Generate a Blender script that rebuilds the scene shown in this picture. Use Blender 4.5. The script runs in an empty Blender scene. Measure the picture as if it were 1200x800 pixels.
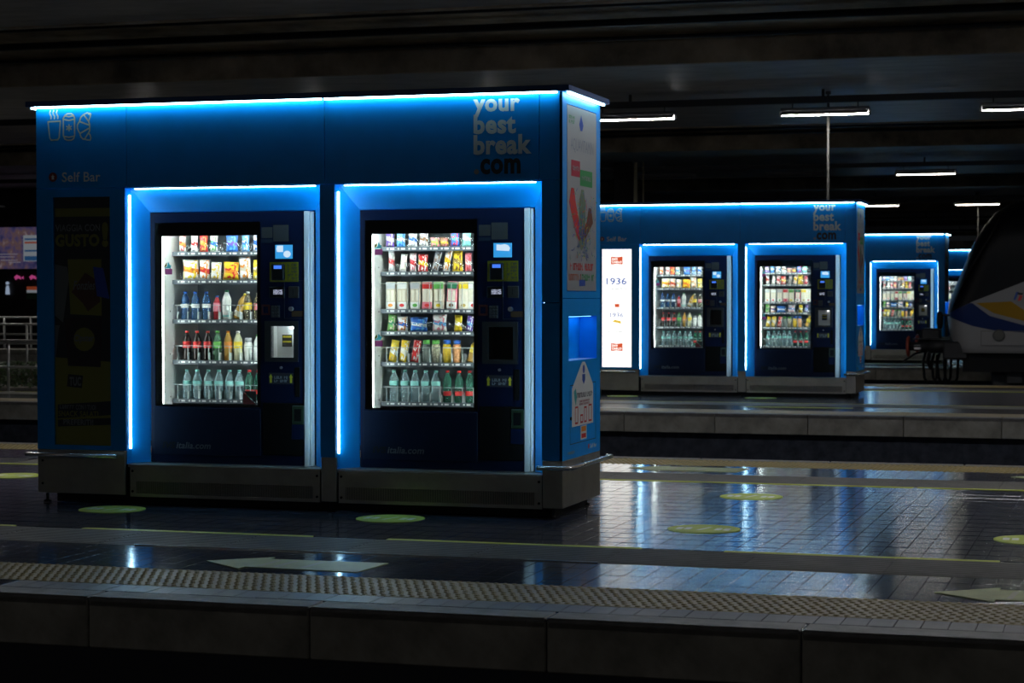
import bpy, bmesh, math, random
from mathutils import Vector, Matrix
random.seed(7)
S = bpy.context.scene
C = S.collection
PI = math.pi

# ------------------------------------------------------------------ camera
def look(yaw, pitch, roll):
    yaw, pitch, roll = (math.radians(a) for a in (yaw, pitch, roll))
    fw = Vector((-math.sin(yaw)*math.cos(pitch), math.cos(yaw)*math.cos(pitch), math.sin(pitch)))
    r = Vector((math.cos(yaw), math.sin(yaw), 0)); u = r.cross(fw)
    r2 = r*math.cos(roll)+u*math.sin(roll); u2 = -r*math.sin(roll)+u*math.cos(roll)
    return Matrix((r2, u2, -fw)).transposed().to_4x4()
cd = bpy.data.cameras.new('camera'); cam = bpy.data.objects.new('camera', cd); C.objects.link(cam)
cd.sensor_width = 36; cd.lens = 2386.3*36/1200; cd.clip_end = 400
cam.matrix_world = Matrix.Translation((7.556, -13.069, 1.4903)) @ look(16.906, -1.283, -0.029)
cd.dof.use_dof = True; cd.dof.focus_distance = 14.3; cd.dof.aperture_fstop = 5.0
S.camera = cam

# ------------------------------------------------------------------ world, exposure
w = bpy.data.worlds.new('night'); S.world = w; w.use_nodes = True
bg = w.node_tree.nodes['Background']
bg.inputs[0].default_value = (0.75, 0.85, 1.0, 1); bg.inputs[1].default_value = 0.015
S.view_settings.view_transform = 'Standard'; S.view_settings.look = 'None'
S.view_settings.exposure = 0.0; S.view_settings.gamma = 1.0; S.view_settings.use_curve_mapping = False

LED_STRENGTH = 18.0
TUBE_STRENGTH = 90.0
CASE_STRENGTH = 42.0

# ------------------------------------------------------------------ materials
MATS = {}
def nodes(name):
    m = bpy.data.materials.new(name); m.use_nodes = True
    return m, m.node_tree.nodes, m.node_tree.links, m.node_tree.nodes['Principled BSDF']
def mat(name, col, rough=.5, metal=0, spec=.5, emit=None, es=0, noise=0, nscale=8, bump=0, bscale=40, coat=0, stretch=(1, 1, 1)):
    if name in MATS: return MATS[name]
    m, N, L, b = nodes(name)
    b.inputs['Base Color'].default_value = (*col, 1); b.inputs['Roughness'].default_value = rough
    b.inputs['Metallic'].default_value = metal; b.inputs['Specular IOR Level'].default_value = spec
    if coat: b.inputs['Coat Weight'].default_value = coat; b.inputs['Coat Roughness'].default_value = .08
    if emit: b.inputs['Emission Color'].default_value = (*emit, 1); b.inputs['Emission Strength'].default_value = es
    if noise or bump:
        tc = N.new('ShaderNodeTexCoord'); mp = N.new('ShaderNodeMapping'); mp.inputs['Scale'].default_value = stretch
        L.new(tc.outputs['Object'], mp.inputs['Vector'])
    if noise:
        n = N.new('ShaderNodeTexNoise'); n.inputs['Scale'].default_value = nscale; n.inputs['Detail'].default_value = 6; n.inputs['Roughness'].default_value = .62
        L.new(mp.outputs[0], n.inputs['Vector'])
        r = N.new('ShaderNodeValToRGB'); r.color_ramp.elements[0].position = .32; r.color_ramp.elements[1].position = .68
        lo = [c*(1-noise) for c in col]; hi = [min(1, c*(1+noise)) for c in col]
        r.color_ramp.elements[0].color = (*lo, 1); r.color_ramp.elements[1].color = (*hi, 1)
        L.new(n.outputs['Fac'], r.inputs['Fac']); L.new(r.outputs['Color'], b.inputs['Base Color'])
    if bump:
        n2 = N.new('ShaderNodeTexNoise'); n2.inputs['Scale'].default_value = bscale; n2.inputs['Detail'].default_value = 4
        L.new(mp.outputs[0], n2.inputs['Vector'])
        bp = N.new('ShaderNodeBump'); bp.inputs['Strength'].default_value = bump; bp.inputs['Distance'].default_value = .01
        L.new(n2.outputs['Fac'], bp.inputs['Height']); L.new(bp.outputs['Normal'], b.inputs['Normal'])
    MATS[name] = m
    return m
def emission(name, col, s):
    if name in MATS: return MATS[name]
    m, N, L, b = nodes(name)
    b.inputs['Base Color'].default_value = (.1, .1, .1, 1); b.inputs['Roughness'].default_value = .4
    b.inputs['Emission Color'].default_value = (*col, 1); b.inputs['Emission Strength'].default_value = s
    MATS[name] = m
    return m
def clear(name, tint, body, opacity, rough=.05):
    """thin clear plastic or glass: light passes straight through, with a sheen on top"""
    if name in MATS: return MATS[name]
    m, N, L, b = nodes(name)
    b.inputs['Base Color'].default_value = (*body, 1); b.inputs['Roughness'].default_value = rough
    t = N.new('ShaderNodeBsdfTransparent'); t.inputs[0].default_value = (*tint, 1)
    f = N.new('ShaderNodeFresnel'); f.inputs[0].default_value = 1.45
    a = N.new('ShaderNodeMath'); a.operation = 'MAXIMUM'; a.inputs[1].default_value = opacity
    mx = N.new('ShaderNodeMixShader'); L.new(f.outputs[0], a.inputs[0]); L.new(a.outputs[0], mx.inputs[0])
    L.new(t.outputs[0], mx.inputs[1]); L.new(b.outputs[0], mx.inputs[2])
    L.new(mx.outputs[0], N['Material Output'].inputs['Surface'])
    MATS[name] = m
    return m
def glass(name):
    if name in MATS: return MATS[name]
    m, N, L, b = nodes(name)
    t = N.new('ShaderNodeBsdfTransparent'); t.inputs[0].default_value = (.96, .98, .98, 1)
    g = N.new('ShaderNodeBsdfGlossy'); g.inputs['Roughness'].default_value = .02
    f = N.new('ShaderNodeFresnel'); f.inputs[0].default_value = 1.35
    mx = N.new('ShaderNodeMixShader'); L.new(f.outputs[0], mx.inputs[0]); L.new(t.outputs[0], mx.inputs[1]); L.new(g.outputs[0], mx.inputs[2])
    L.new(mx.outputs[0], N['Material Output'].inputs['Surface'])
    MATS[name] = m
    return m
def wrapper(c1, c2, c3):
    """printed packet: plain ground, a differently coloured band and blotches of print"""
    key = 'wrap_%s' % '_'.join('%02d%02d%02d' % tuple(int(v*99) for v in c) for c in (c1, c2, c3))
    if key in MATS: return MATS[key]
    m, N, L, b = nodes(key); b.inputs['Roughness'].default_value = .3
    tc = N.new('ShaderNodeTexCoord'); sp = N.new('ShaderNodeSeparateXYZ'); L.new(tc.outputs['Generated'], sp.inputs[0])
    r = N.new('ShaderNodeValToRGB'); r.color_ramp.interpolation = 'CONSTANT'
    e = r.color_ramp.elements; e[0].position = 0; e[0].color = (*c1, 1); e[1].position = .46; e[1].color = (*c2, 1)
    x = e.new(.7); x.color = (*c1, 1)
    add = N.new('ShaderNodeMath'); add.operation = 'MULTIPLY_ADD'; add.inputs[1].default_value = .18
    L.new(sp.outputs['X'], add.inputs[0]); L.new(sp.outputs['Z'], add.inputs[2]); L.new(add.outputs[0], r.inputs['Fac'])
    n = N.new('ShaderNodeTexNoise'); n.inputs['Scale'].default_value = 4.5; L.new(tc.outputs['Generated'], n.inputs['Vector'])
    st = N.new('ShaderNodeMath'); st.operation = 'GREATER_THAN'; st.inputs[1].default_value = .57; L.new(n.outputs['Fac'], st.inputs[0])
    mx = N.new('ShaderNodeMix'); mx.data_type = 'RGBA'; mx.inputs['B'].default_value = (*c3, 1)
    L.new(st.outputs[0], mx.inputs['Factor']); L.new(r.outputs['Color'], mx.inputs['A']); L.new(mx.outputs['Result'], b.inputs['Base Color'])
    MATS[key] = m
    return m

BLUE = mat('kiosk_blue_paint', (.001, .285, .80), .36, spec=.2, noise=.06, nscale=3)
NAVY = mat('machine_navy_paint', (.003, .008, .030), .42, spec=.12, noise=.1, nscale=5)
NAVY2 = mat('machine_navy_panel', (.004, .009, .028), .5, spec=.12, noise=.12, nscale=4)
STEEL = mat('brushed_steel', (.34, .32, .28), .42, metal=.85, noise=.12, nscale=5, bump=.05, bscale=60)
RAILM = mat('polished_steel', (.75, .74, .7), .22, metal=1)
BLACK = mat('black_plastic', (.004, .004, .005), .45, spec=.2)
SATIN = mat('dark_trim', (.012, .013, .017), .5)
LED = emission('white_led', (.50, .86, 1.0), LED_STRENGTH)
CASELED = emission('display_case_led', (.88, 1.0, .97), CASE_STRENGTH)
TUBE = emission('fluorescent_tube', (1.0, .97, .92), TUBE_STRENGTH)
TUBE_BOOSTED = emission('boosted_fluorescent_tube', (.97, .98, 1.0), TUBE_STRENGTH*1.75)  # same tube, boosted to throw more light on the kiosk end wall
TUBE_DIMMED = emission('dimmed_fluorescent_tube', (1.0, .94, .82), TUBE_STRENGTH*.33)  # same tube, dimmed to weaken its reflection in the floor
WHITE = mat('white_panel', (.82, .84, .82), .45)
PALE = mat('white_vinyl', (.72, .73, .72), .45)
GREYV = mat('grey_vinyl', (.30, .31, .32), .5)
ALU = mat('white_aluminium', (.62, .63, .64), .35, metal=.1)
TRAY = mat('tray_grey', (.10, .12, .14), .4, metal=.3)
WIRE = mat('zinc_wire', (.7, .72, .73), .25, metal=1)
YEL = mat('yellow_vinyl', (.62, .52, .03), .55)
RED = mat('red_print', (.6, .03, .03), .5)
GREEN = mat('green_print', (.03, .28, .08), .5)
BLUEP = mat('blue_print', (.03, .09, .42), .5)
ORANGE = mat('orange_print', (.75, .25, .03), .5)
BROWNP = mat('brown_print', (.16, .05, .025), .5)
PINK = mat('magenta_print', (.45, .05, .18), .5)
TEAL = mat('teal_print', (.05, .4, .42), .5)
DARKP = mat('dark_print', (.02, .02, .03), .5)
GLASS = glass('window_glass')
CONC = mat('platform_concrete', (.24, .225, .195), .8, noise=.6, nscale=1.7, bump=.4, bscale=14)
CONCD = mat('stained_concrete', (.20, .185, .16), .85, noise=.75, nscale=1.6, bump=.4, bscale=9)
TILEM = mat('clinker_tile', (.034, .040, .060), .12, noise=.35, nscale=7, bump=.085, bscale=8, stretch=(1, 3, 1))
TILEF = mat('tiled_floor', (.040, .044, .058), .2, noise=.35, nscale=7, bump=.06, bscale=9, stretch=(1, 3, 1))
COPE = mat('coping_stone', (.15, .145, .145), .6, noise=.3, nscale=9, bump=.2, bscale=30)
BLIST = mat('yellow_blister_rubber', (.26, .195, .07), .5, noise=.2, nscale=6)
GROOV = mat('grey_groove_rubber', (.105, .10, .09), .5, noise=.2, nscale=5)
LINEY = mat('lime_line_paint', (.52, .56, .06), .5, noise=.12, nscale=10)
LIME = mat('lime_floor_vinyl', (.42, .50, .06), .45, noise=.15, nscale=12)
LIMEP = mat('pale_lime_vinyl', (.30, .34, .14), .45, noise=.15, nscale=8)
CEIL = mat('painted_ceiling_concrete', (.36, .35, .34), .5, spec=.5, noise=.25, nscale=1.3, bump=.16, bscale=22, stretch=(1, 2.2, 1))
BEAMF = mat('beam_face_concrete', (.30, .24, .17), .75, noise=.6, nscale=1.1, bump=.3, bscale=9)
PITM = mat('track_bed', (.03, .028, .026), .9, noise=.5, nscale=6, bump=.6, bscale=30)

# ------------------------------------------------------------------ mesh helper
class MB:
    def __init__(s): s.v = []; s.f = []; s.m = []; s.sm = []; s.mats = []
    def mi(s, m):
        if m not in s.mats: s.mats.append(m)
        return s.mats.index(m)
    def face(s, idx, m, smooth=False): s.f.append(idx); s.m.append(s.mi(m)); s.sm.append(smooth)
    def pts(s, ps): o = len(s.v); s.v += [tuple(p) for p in ps]; return o
    def quad(s, a, b, c, d, m): o = s.pts([a, b, c, d]); s.face([o, o+1, o+2, o+3], m)
    def box(s, x0, x1, y0, y1, z0, z1, m, skip=''):
        o = s.pts([(x, y, z) for z in (z0, z1) for y in (y0, y1) for x in (x0, x1)])
        F = {'b': (0, 2, 3, 1), 't': (4, 5, 7, 6), 'f': (0, 1, 5, 4), 'k': (2, 6, 7, 3), 'l': (0, 4, 6, 2), 'r': (1, 3, 7, 5)}
        for k, q in F.items():
            if k not in skip: s.face([o+i for i in q], m)
        return s
    def cbox(s, x0, x1, y0, y1, z0, z1, m, c=.004):
        """box with chamfered edges"""
        bm = bmesh.new(); bmesh.ops.create_cube(bm, size=1)
        for v in bm.verts: v.co = ((x0+x1)/2+v.co.x*(x1-x0), (y0+y1)/2+v.co.y*(y1-y0), (z0+z1)/2+v.co.z*(z1-z0))
        bmesh.ops.bevel(bm, geom=list(bm.edges), offset=c, segments=1, affect='EDGES')
        bm.verts.index_update(); o = s.pts([v.co for v in bm.verts])
        for f in bm.faces: s.face([o+v.index for v in f.verts], m)
        bm.free(); return s
    def tube(s, path, r, m, n=8, caps=True, smooth=True):
        P = [Vector(p) for p in path]; rings = []
        ref = None
        for i, p in enumerate(P):
            d = (P[min(i+1, len(P)-1)]-P[max(i-1, 0)]).normalized()
            if ref is None: ref = d.orthogonal().normalized()
            a = (ref-d*ref.dot(d)).normalized(); ref = a; b = d.cross(a)
            rr = r[i] if isinstance(r, (list, tuple)) else r
            rings.append(s.pts([p+(a*math.cos(2*PI*k/n)+b*math.sin(2*PI*k/n))*rr for k in range(n)]))
        for o, q in zip(rings, rings[1:]):
            for k in range(n): s.face([o+k, o+(k+1) % n, q+(k+1) % n, q+k], m, smooth)
        if caps:
            s.face([rings[0]+k for k in reversed(range(n))], m); s.face([rings[-1]+k for k in range(n)], m)
        return s
    def lathe(s, prof, m, n=14, c=(0, 0, 0), caps=True, smooth=True):
        rings = [s.pts([(c[0]+r*math.cos(2*PI*k/n), c[1]+r*math.sin(2*PI*k/n), c[2]+z) for k in range(n)]) for r, z in prof]
        for o, q in zip(rings, rings[1:]):
            for k in range(n): s.face([o+k, o+(k+1) % n, q+(k+1) % n, q+k], m, smooth)
        if caps:
            s.face([rings[0]+k for k in reversed(range(n))], m); s.face([rings[-1]+k for k in range(n)], m)
        return s
    def poly(s, pts2, y, m, axis='y', t=0):
        """flat outline: axis y -> (x,z) at depth y; axis x -> (y,z) at x; axis z -> (x,y) at height z"""
        conv = {'y': lambda p: (p[0], y, p[1]), 'x': lambda p: (y, p[0], p[1]), 'z': lambda p: (p[0], p[1], y)}[axis]
        o = s.pts([conv(p) for p in pts2]); s.face(list(range(o, o+len(pts2))), m)
        if t:
            back = {'y': (0, t, 0), 'x': (-t, 0, 0), 'z': (0, 0, -t)}[axis]
            q = s.pts([tuple(a+b for a, b in zip(conv(p), back)) for p in pts2]); n = len(pts2)
            s.face(list(reversed(range(q, q+n))), m)
            for k in range(n): s.face([o+(k+1) % n, o+k, q+k, q+(k+1) % n], m)
        return s
    def mesh(s, name):
        me = bpy.data.meshes.new(name); me.from_pydata(s.v, [], s.f)
        for m in s.mats: me.materials.append(m)
        me.polygons.foreach_set('material_index', s.m); me.polygons.foreach_set('use_smooth', s.sm); me.update()
        bm = bmesh.new(); bm.from_mesh(me); bmesh.ops.recalc_face_normals(bm, faces=bm.faces[:]); bm.to_mesh(me); bm.free()
        return me
CACHE = {}
def obj(name, me, parent=None, loc=(0, 0, 0), rot=(0, 0, 0)):
    if isinstance(me, MB): me = me.mesh(name)
    o = bpy.data.objects.new(name, me); C.objects.link(o); o.parent = parent; o.location = loc; o.rotation_euler = rot
    return o
def part(name, key, fn, parent, loc=(0, 0, 0), rot=(0, 0, 0), label=None, kind=None):
    if key not in CACHE:
        b = fn(); CACHE[key] = b.mesh(name) if isinstance(b, MB) else b
    o = obj(name, CACHE[key], parent, loc, rot)
    if label: o['label'] = label
    if kind: o['kind'] = kind
    return o
def B(x0, x1, y0, y1, z0, z1, m): return lambda: MB().box(x0, x1, y0, y1, z0, z1, m)
def CB(x0, x1, y0, y1, z0, z1, m, c=.004): return lambda: MB().cbox(x0, x1, y0, y1, z0, z1, m, c)
def tag(o, label, cat=None, group=None, kind=None):
    o['label'] = label
    if cat: o['category'] = cat
    if group: o['group'] = group
    if kind: o['kind'] = kind
    return o
def thing(name, label, cat, loc=(0, 0, 0), rot=(0, 0, 0), group=None):
    o = bpy.data.objects.new(name, None); C.objects.link(o); o.location = loc; o.rotation_euler = rot
    o.empty_display_size = .1
    return tag(o, label, cat, group)
def text_mesh(s, m, x0, x1, z0, z1, y, axis='y', bold=0.0, skew=0, depth=.0012):
    """letters fitted into a rectangle; axis y faces -Y, axis x faces +X (first coordinate is then y), axis z lies on the floor"""
    cu = bpy.data.curves.new('letters', 'FONT'); cu.body = s; cu.size = 1; cu.offset = bold; cu.extrude = .0; cu.resolution_u = 3; cu.shear = skew
    cu.align_x = 'LEFT'; cu.space_character = 1.0+bold*1.6
    t = bpy.data.objects.new('letters', cu); C.objects.link(t)
    dg = bpy.context.evaluated_depsgraph_get(); me = bpy.data.meshes.new_from_object(t.evaluated_get(dg))
    bpy.data.objects.remove(t); bpy.data.curves.remove(cu)
    xs = [v.co.x for v in me.vertices]; ys = [v.co.y for v in me.vertices]
    ax, bx_, ay, by_ = min(xs), max(xs), min(ys), max(ys)
    for v in me.vertices:
        a = x0+(v.co.x-ax)/(bx_-ax)*(x1-x0); b = z0+(v.co.y-ay)/(by_-ay)*(z1-z0)
        v.co = {'y': (a, y, b), 'x': (y, a, b), 'z': (a, b, y)}[axis]
    me.materials.clear(); me.materials.append(m)
    bm = bmesh.new(); bm.from_mesh(me); bmesh.ops.remove_doubles(bm, verts=bm.verts[:], dist=1e-5)
    bmesh.ops.delete(bm, geom=[f for f in bm.faces if f.calc_area() < 1e-9], context='FACES')
    want = {'y': Vector((0, -1, 0)), 'x': Vector((1, 0, 0)), 'z': Vector((0, 0, 1))}[axis]
    for f in bm.faces:
        f.smooth = False; f.normal_update()
        if f.normal.dot(want) < 0: f.normal_flip()
    bm.to_mesh(me); bm.free(); me.update()
    return me
def lettering(parent, key, *a, **k):
    if key not in CACHE: CACHE[key] = text_mesh(*a, **k)
    return obj('lettering', CACHE[key], parent)
def fine_print(parent, key, m, x0, x1, z0, z1, y, axis='y', lines=1, words=2):
    """printing too small to read: rows of letter-sized strokes"""
    def f():
        rr = random.Random(key); b = MB(); h = (z1-z0)/lines
        for l in range(lines):
            za = z1-(l+1)*h+h*.15; zb = z1-l*h-h*.1; n = max(4, int((x1-x0)/((zb-za)*.75))); cuts = {rr.randrange(1, n-1) for _ in range(words-1)}
            for k in range(n):
                if k in cuts: continue
                a = x0+(x1-x0)*(k+.1)/n; c = x0+(x1-x0)*(k+.9)/n; t = (c-a)*.34
                b.poly([(a, za), (a+t, za), (a+t, zb), (a, zb)], y, m, axis)
                q = rr.choice((za, (za+zb)/2, zb-t)); b.poly([(a+t, q), (c, q), (c, q+t), (a+t, q+t)], y, m, axis)
                if rr.random() < .5: b.poly([(c-t, za), (c, za), (c, zb), (c-t, zb)], y, m, axis)
        return b
    return part('fine_print', 'fp_'+key, f, parent, kind='stuff')
ORD = ['first', 'second', 'third', 'fourth', 'fifth', 'sixth', 'seventh', 'eighth', 'ninth', 'tenth', 'eleventh', 'twelfth']

# ------------------------------------------------------------------ platforms
PITCH = 16.33
PLAT = [(-4.055, 5.26), (12.33, 21.57), (29.43, 38.2), (45.6, 54.6), (61.9, 71), (78.2, 87.3)]
XL, XR = -40.0, 45.0
LIP = .25
def edge_panel_mesh():
    return MB().cbox(.004, 1.176, 0, .3, -LIP, -.012, CONC, .006)
def groove_mesh():
    b = MB(); b.box(.003, .777, 0, .66, -.02, .0, GROOV)
    for i in range(11):
        y = .03+i*.06
        o = b.pts([(.003, y-.016, 0), (.003, y-.009, .005), (.003, y+.009, .005), (.003, y+.016, 0), (.777, y-.016, 0), (.777, y-.009, .005), (.777, y+.009, .005), (.777, y+.016, 0)])
        for q in ((0, 4, 5, 1), (1, 5, 6, 2), (2, 6, 7, 3)): b.face([o+k for k in q], GROOV)
    return b
def cope_mesh(): return MB().cbox(.003, 1.177, 0, .2, -.05, .003, COPE, .008)
def tile_mesh():
    b = MB(); x, y, c = .0588, .1125, .0018
    o = b.pts([(-x, -y, -.012), (x, -y, -.012), (x, y, -.012), (-x, y, -.012), (-x, -y, -c), (x, -y, -c), (x, y, -c), (-x, y, -c),
               (-x+c, -y+c, 0), (x-c, -y+c, 0), (x-c, y-c, 0), (-x+c, y-c, 0)])
    for k in range(4):
        n = (k+1) % 4
        b.face([o+k, o+n, o+4+n, o+4+k], TILEM); b.face([o+4+k, o+4+n, o+8+n, o+8+k], TILEM)
    b.face([o+8, o+9, o+10, o+11], TILEM)
    return b
BASEG = mat('dark_joint_bed', (.025, .027, .036), .25)
for i, (ya, yb) in enumerate(PLAT):
    last = XR if i < 3 else 30
    first = XL if i < 3 else -45
    if i == 0: b = MB().box(first, last, ya+.02, yb-.02, -.9, -.0030, BASEG); top = None
    else: b = MB().box(first, last, ya+.2, yb-.2, -.9, 0, TILEF)
    # recessed lower wall, below the overhanging lip
    fl = obj('floor', b); tag(fl, 'dark glossy tiled platform floor carrying the %s kiosk' % ORD[i] if i < 4 else 'dark %s platform far behind the kiosks' % ORD[i], kind='structure')
    wl = obj('lower_wall', MB().box(first, last, ya+.3, ya+.36, -1.0, -LIP+.002, CONCD), fl)
    n0 = -3.0+(.02 if i == 1 else .25)
    if i <= 2:
        for k in range(-8 if i == 0 else (-10 if i == 1 else -5), 11):
            x = 3.70+1.18*(k-0)
            if i == 0: x += .10
            if not -14 < x < 12: continue
            part('edge_panel', 'edge_panel', edge_panel_mesh, fl, (x, ya, 0))
            part('coping_stone', 'coping', cope_mesh, fl, (x, ya, 0))
            if i < 2: part('coping_stone', 'coping', cope_mesh, fl, (x, yb-.2, 0))
    # far ends of the run, plain
    if i <= 2:
        lo = {0: 3.8-8*1.18, 1: 3.7-10*1.18, 2: 3.7}[i]; hi = 12.2
        for a, c in ((first, lo), (hi+1, last)):
            pass
    else:
        obj('platform_edge', MB().box(first, last, ya, ya+.3, -LIP, 0.002, CONC), fl)
# first platform: tiles, tactile strips
F1 = bpy.data.objects['floor']
rows_ind = [-3.7225] + [-2.10-.2275*(k+.5) for k in range(4)]
tm = tile_mesh().mesh('tile')
def tilt(): return (random.gauss(0, .0011), random.gauss(0, .0018), 0)
tw = tm.copy(); tw.materials[0] = mat('worn_tile', (.05, .05, .06), .42, noise=.35, nscale=7)
for y in rows_ind:
    for k in range(52):
        x = 1.98+.12*k+.06
        obj('tile', tw if y < -3.5 else tm, F1, (x, y, random.uniform(-.0008, .0006)), tilt())
field = MB()
def add_tile(x, y):
    o = len(field.v); R = Matrix.Rotation(random.gauss(0, .0011), 3, 'X') @ Matrix.Rotation(random.gauss(0, .0018), 3, 'Y')
    dz = random.uniform(-.0006, .0006)
    for v in tmv: q = R @ Vector(v); field.v.append((x+q.x, y+q.y, q.z+dz))
    for f in tmf: field.face([o+i for i in f], TILEM)
tmv = [tuple(v.co) for v in tm.vertices]; tmf = [tuple(p.vertices) for p in tm.polygons]
cols = [-12.06+.12*k+.06 for k in range(200)]
for y in rows_ind:
    for x in cols:
        if not 1.98 < x < 8.22 and x > -2: add_tile(x, y)
for k in range(18):
    y = -1.37+.24*(k+.5)
    for x in cols: add_tile(x, y)
for k in range(4):
    y = 3.60+.2275*(k+.5)
    for x in cols: add_tile(x, y)
ff = obj('tile_field', field, F1); ff['kind'] = 'stuff'
bl = MB()
for sgn, y0 in ((0, -3.605), (1, 4.49)):
    bl.box(-9, 11, y0, y0+.6, -.02, 0, BLIST)
    nx = 360 if sgn == 0 else 300
    for i in range(nx):
        for j in range(10):
            x = -6+i*.05+(.02 if j % 2 else 0); y = y0+.03+j*.06
            if sgn == 0 and x < -.5: continue
            o = bl.pts([(x+.017*math.cos(k*PI/3), y+.017*math.sin(k*PI/3), 0) for k in range(6)]+[(x+.010*math.cos(k*PI/3), y+.010*math.sin(k*PI/3), .0055) for k in range(6)])
            for k in range(6): bl.face([o+k, o+(k+1) % 6, o+6+(k+1) % 6, o+6+k], BLIST)
            bl.face([o+6+k for k in range(6)], BLIST)
bo = obj('blister_strip', bl, F1); bo['kind'] = 'stuff'
for k in range(-8, 11):
    x = 4.73+.78*k-.78
    part('grooved_panel', 'groove', groove_mesh, F1, (x, -2.085, 0)); part('grooved_panel', 'groove', groove_mesh, F1, (x+.3, 2.97, 0))
obj('metal_edge_strip', MB().box(1.86, 4.72, -2.10, -2.085, -.01, .006, RAILM), F1)
for a, c in ((-1.4, .63), (1.13, 2.71), (3.21, 4.80), (5.30, 6.86), (7.3, 8.9)):
    obj('line_marking', MB().box(a, c, -1.42, -1.365, -.004, .0035, LINEY), F1)
for a, c in ((-7, -1.4), (-1.2, 5.95), (5.98, 9.5)):
    obj('line_marking', MB().box(a, c, 2.92, 2.965, -.004, .0035, LINEY), F1)
# second and third platforms: lines and strips as raised bands
for i, off in ((1, 16.53), (2, 32.6)):
    P = [o for o in bpy.data.objects if o.name.startswith('floor')][i]; ya, yb = PLAT[i]
    obj('blister_band', MB().box(-14, 12, ya+.2, ya+.85, -.002, .004, BLIST), P)
    obj('groove_band', MB().box(-14, 12, ya+1.98, ya+2.65, -.002, .004, GROOV), P)
    obj('line_marking', MB().box(-14, 12, ya+2.65, ya+2.71, -.002, .0045, LINEY), P)
    obj('groove_band', MB().box(-14, 12, yb-2.3, yb-1.65, -.002, .004, GROOV), P)
    obj('line_marking', MB().box(-14, 12, yb-2.36, yb-2.3, -.002, .0045, LINEY), P)
    obj('blister_band', MB().box(-14, 12, yb-.85, yb-.2, -.002, .004, BLIST), P)
    if i == 1:
        for a, c in ((2.6, 4.04), (-3.2, -1.6)): obj('line_marking', MB().box(a, c, 13.95, 14.07, -.002, .004, LINEY), P)
tb = obj('track_floor', MB().box(-45, 45, -11, 95, -1.1, -.95, PITM)); tag(tb, 'dark track bed between the platforms', kind='structure')

# floor stickers
def sticker_disc(x, y, label, y_face=1):
    t = thing('floor_sticker', label, 'floor sticker', (x, y, 0), group='round floor stickers')
    def disc(): return MB().lathe([(.232, .0005), (.232, .004)], LIME, 40)
    part('disc', 'disc', disc, t)
    def mk(sx):
        b = MB(); 
        for dx in (0, .055): b.lathe([(.022, 0), (.022, .001)], PALE, 12, (sx+dx, .03, .004)); b.box(sx+dx-.02, sx+dx+.02, -.06, .02, .004, .005, PALE)
        return b
    part('footprint', 'foot_a', lambda: mk(-.155), t); part('footprint', 'foot_b', lambda: mk(.095), t)
    part('slash', 'slash', lambda: MB().poly([(-.035, -.09), (-.01, -.09), (.04, .09), (.015, .09)], .005, PALE, 'z'), t)
near = ['under the five-shelf machine', 'under the six-shelf machine', 'out in the blue reflections', 'beside the reflection-free floor']
for x, l in zip((.756, 2.824, 4.956, 6.99), ('lime round floor sticker before the front kiosk\'s five-shelf machine', 'lime round floor sticker before the front kiosk\'s six-shelf machine',
                'pale lime round floor sticker lying in the blue floor reflections', 'lime round floor sticker cut off by the picture edge, on dark tiles')):
    sticker_disc(x, -.30, l)
sticker_disc(4.87, 1.87, 'lime round floor sticker behind the front kiosk, on the reflective tiles')
sticker_disc(-1.31, 1.87, 'lime round floor sticker behind the front kiosk, at its snack poster end')
for x, l in ((.33, 'second kiosk\'s bright 1936 light panel'), (2.4, 'second kiosk\'s six-shelf machine')):
    sticker_disc(x, 16.35, 'lime round floor sticker on the second platform before the '+l)
def arrow(x, y, label):
    t = thing('floor_arrow', label, 'floor arrow', (x, y, 0), group='floor arrows')
    def f():
        return MB().poly([(0, 0), (.31, .25), (.31, .17), (1.02, .19), (.98, -.2), (.31, -.17), (.31, -.25)], .004, LIMEP, 'z', .003)
    part('arrow_shape', 'arrow', f, t)
    for q, xx in enumerate((.36, .46, .62)): part('stripe', 'arrow_st%d' % q, lambda: MB().poly([(xx, -.13), (xx+.03, -.13), (xx+.05, .13), (xx+.02, .13)], .0045, mat('faded_white_vinyl', (.36, .36, .27), .5), 'z'), t)
arrow(2.59, -2.64, 'pale lime floor arrow before the front kiosk, pointing to the snack poster end')
arrow(6.62, -2.70, 'dark lime floor arrow on the unlit corner of the front platform')
arrow(3.40, 4.10, 'lime floor arrow behind the front kiosk beside the bright reflection')
arrow(6.62, 4.10, 'lime floor arrow at the far edge of the front platform, below the train')

# ------------------------------------------------------------------ ceiling
ZC = 4.65
for i in range(-1, 7):
    y0 = 14.15+PITCH*(i-1) + (0 if i < 3 else .3)
    c = obj('ceiling', MB().box(XL-8, XR, y0, y0+10.35, ZC, ZC+.35, CEIL)); tag(c, 'painted concrete ceiling slab over the %s platform' % ORD[i] if i >= 0 else 'painted concrete ceiling slab above the viewer', kind='structure')
    obj('beam_face', MB().box(XL-8, XR, y0-.12, y0, ZC-.02, ZC+.45, BEAMF), c)
    obj('beam_face', MB().box(XL-8, XR, y0+10.35, y0+10.47, ZC-.02, ZC+.45, BEAMF), c)
    for y, z, r in ((y0-2.2, 4.93, .05), (y0-3.6, 4.96, .035), (y0-.5, 4.95, .03)):
        if i >= 1: obj('conduit', MB().tube([(XL-8, y, z), (XR, y, z)], r, SATIN, 6), c)
c = obj('ceiling', MB().box(XL-8, XR, -30, 125, ZC+.40, ZC+.6, BEAMF)); tag(c, 'dark upper ceiling above the tracks', kind='structure')
wb = obj('wall_back', MB().box(XL-20, XR, 118, 118.5, -1, 5.2, BEAMF)); tag(wb, 'dark far wall of the station', kind='structure')

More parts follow.
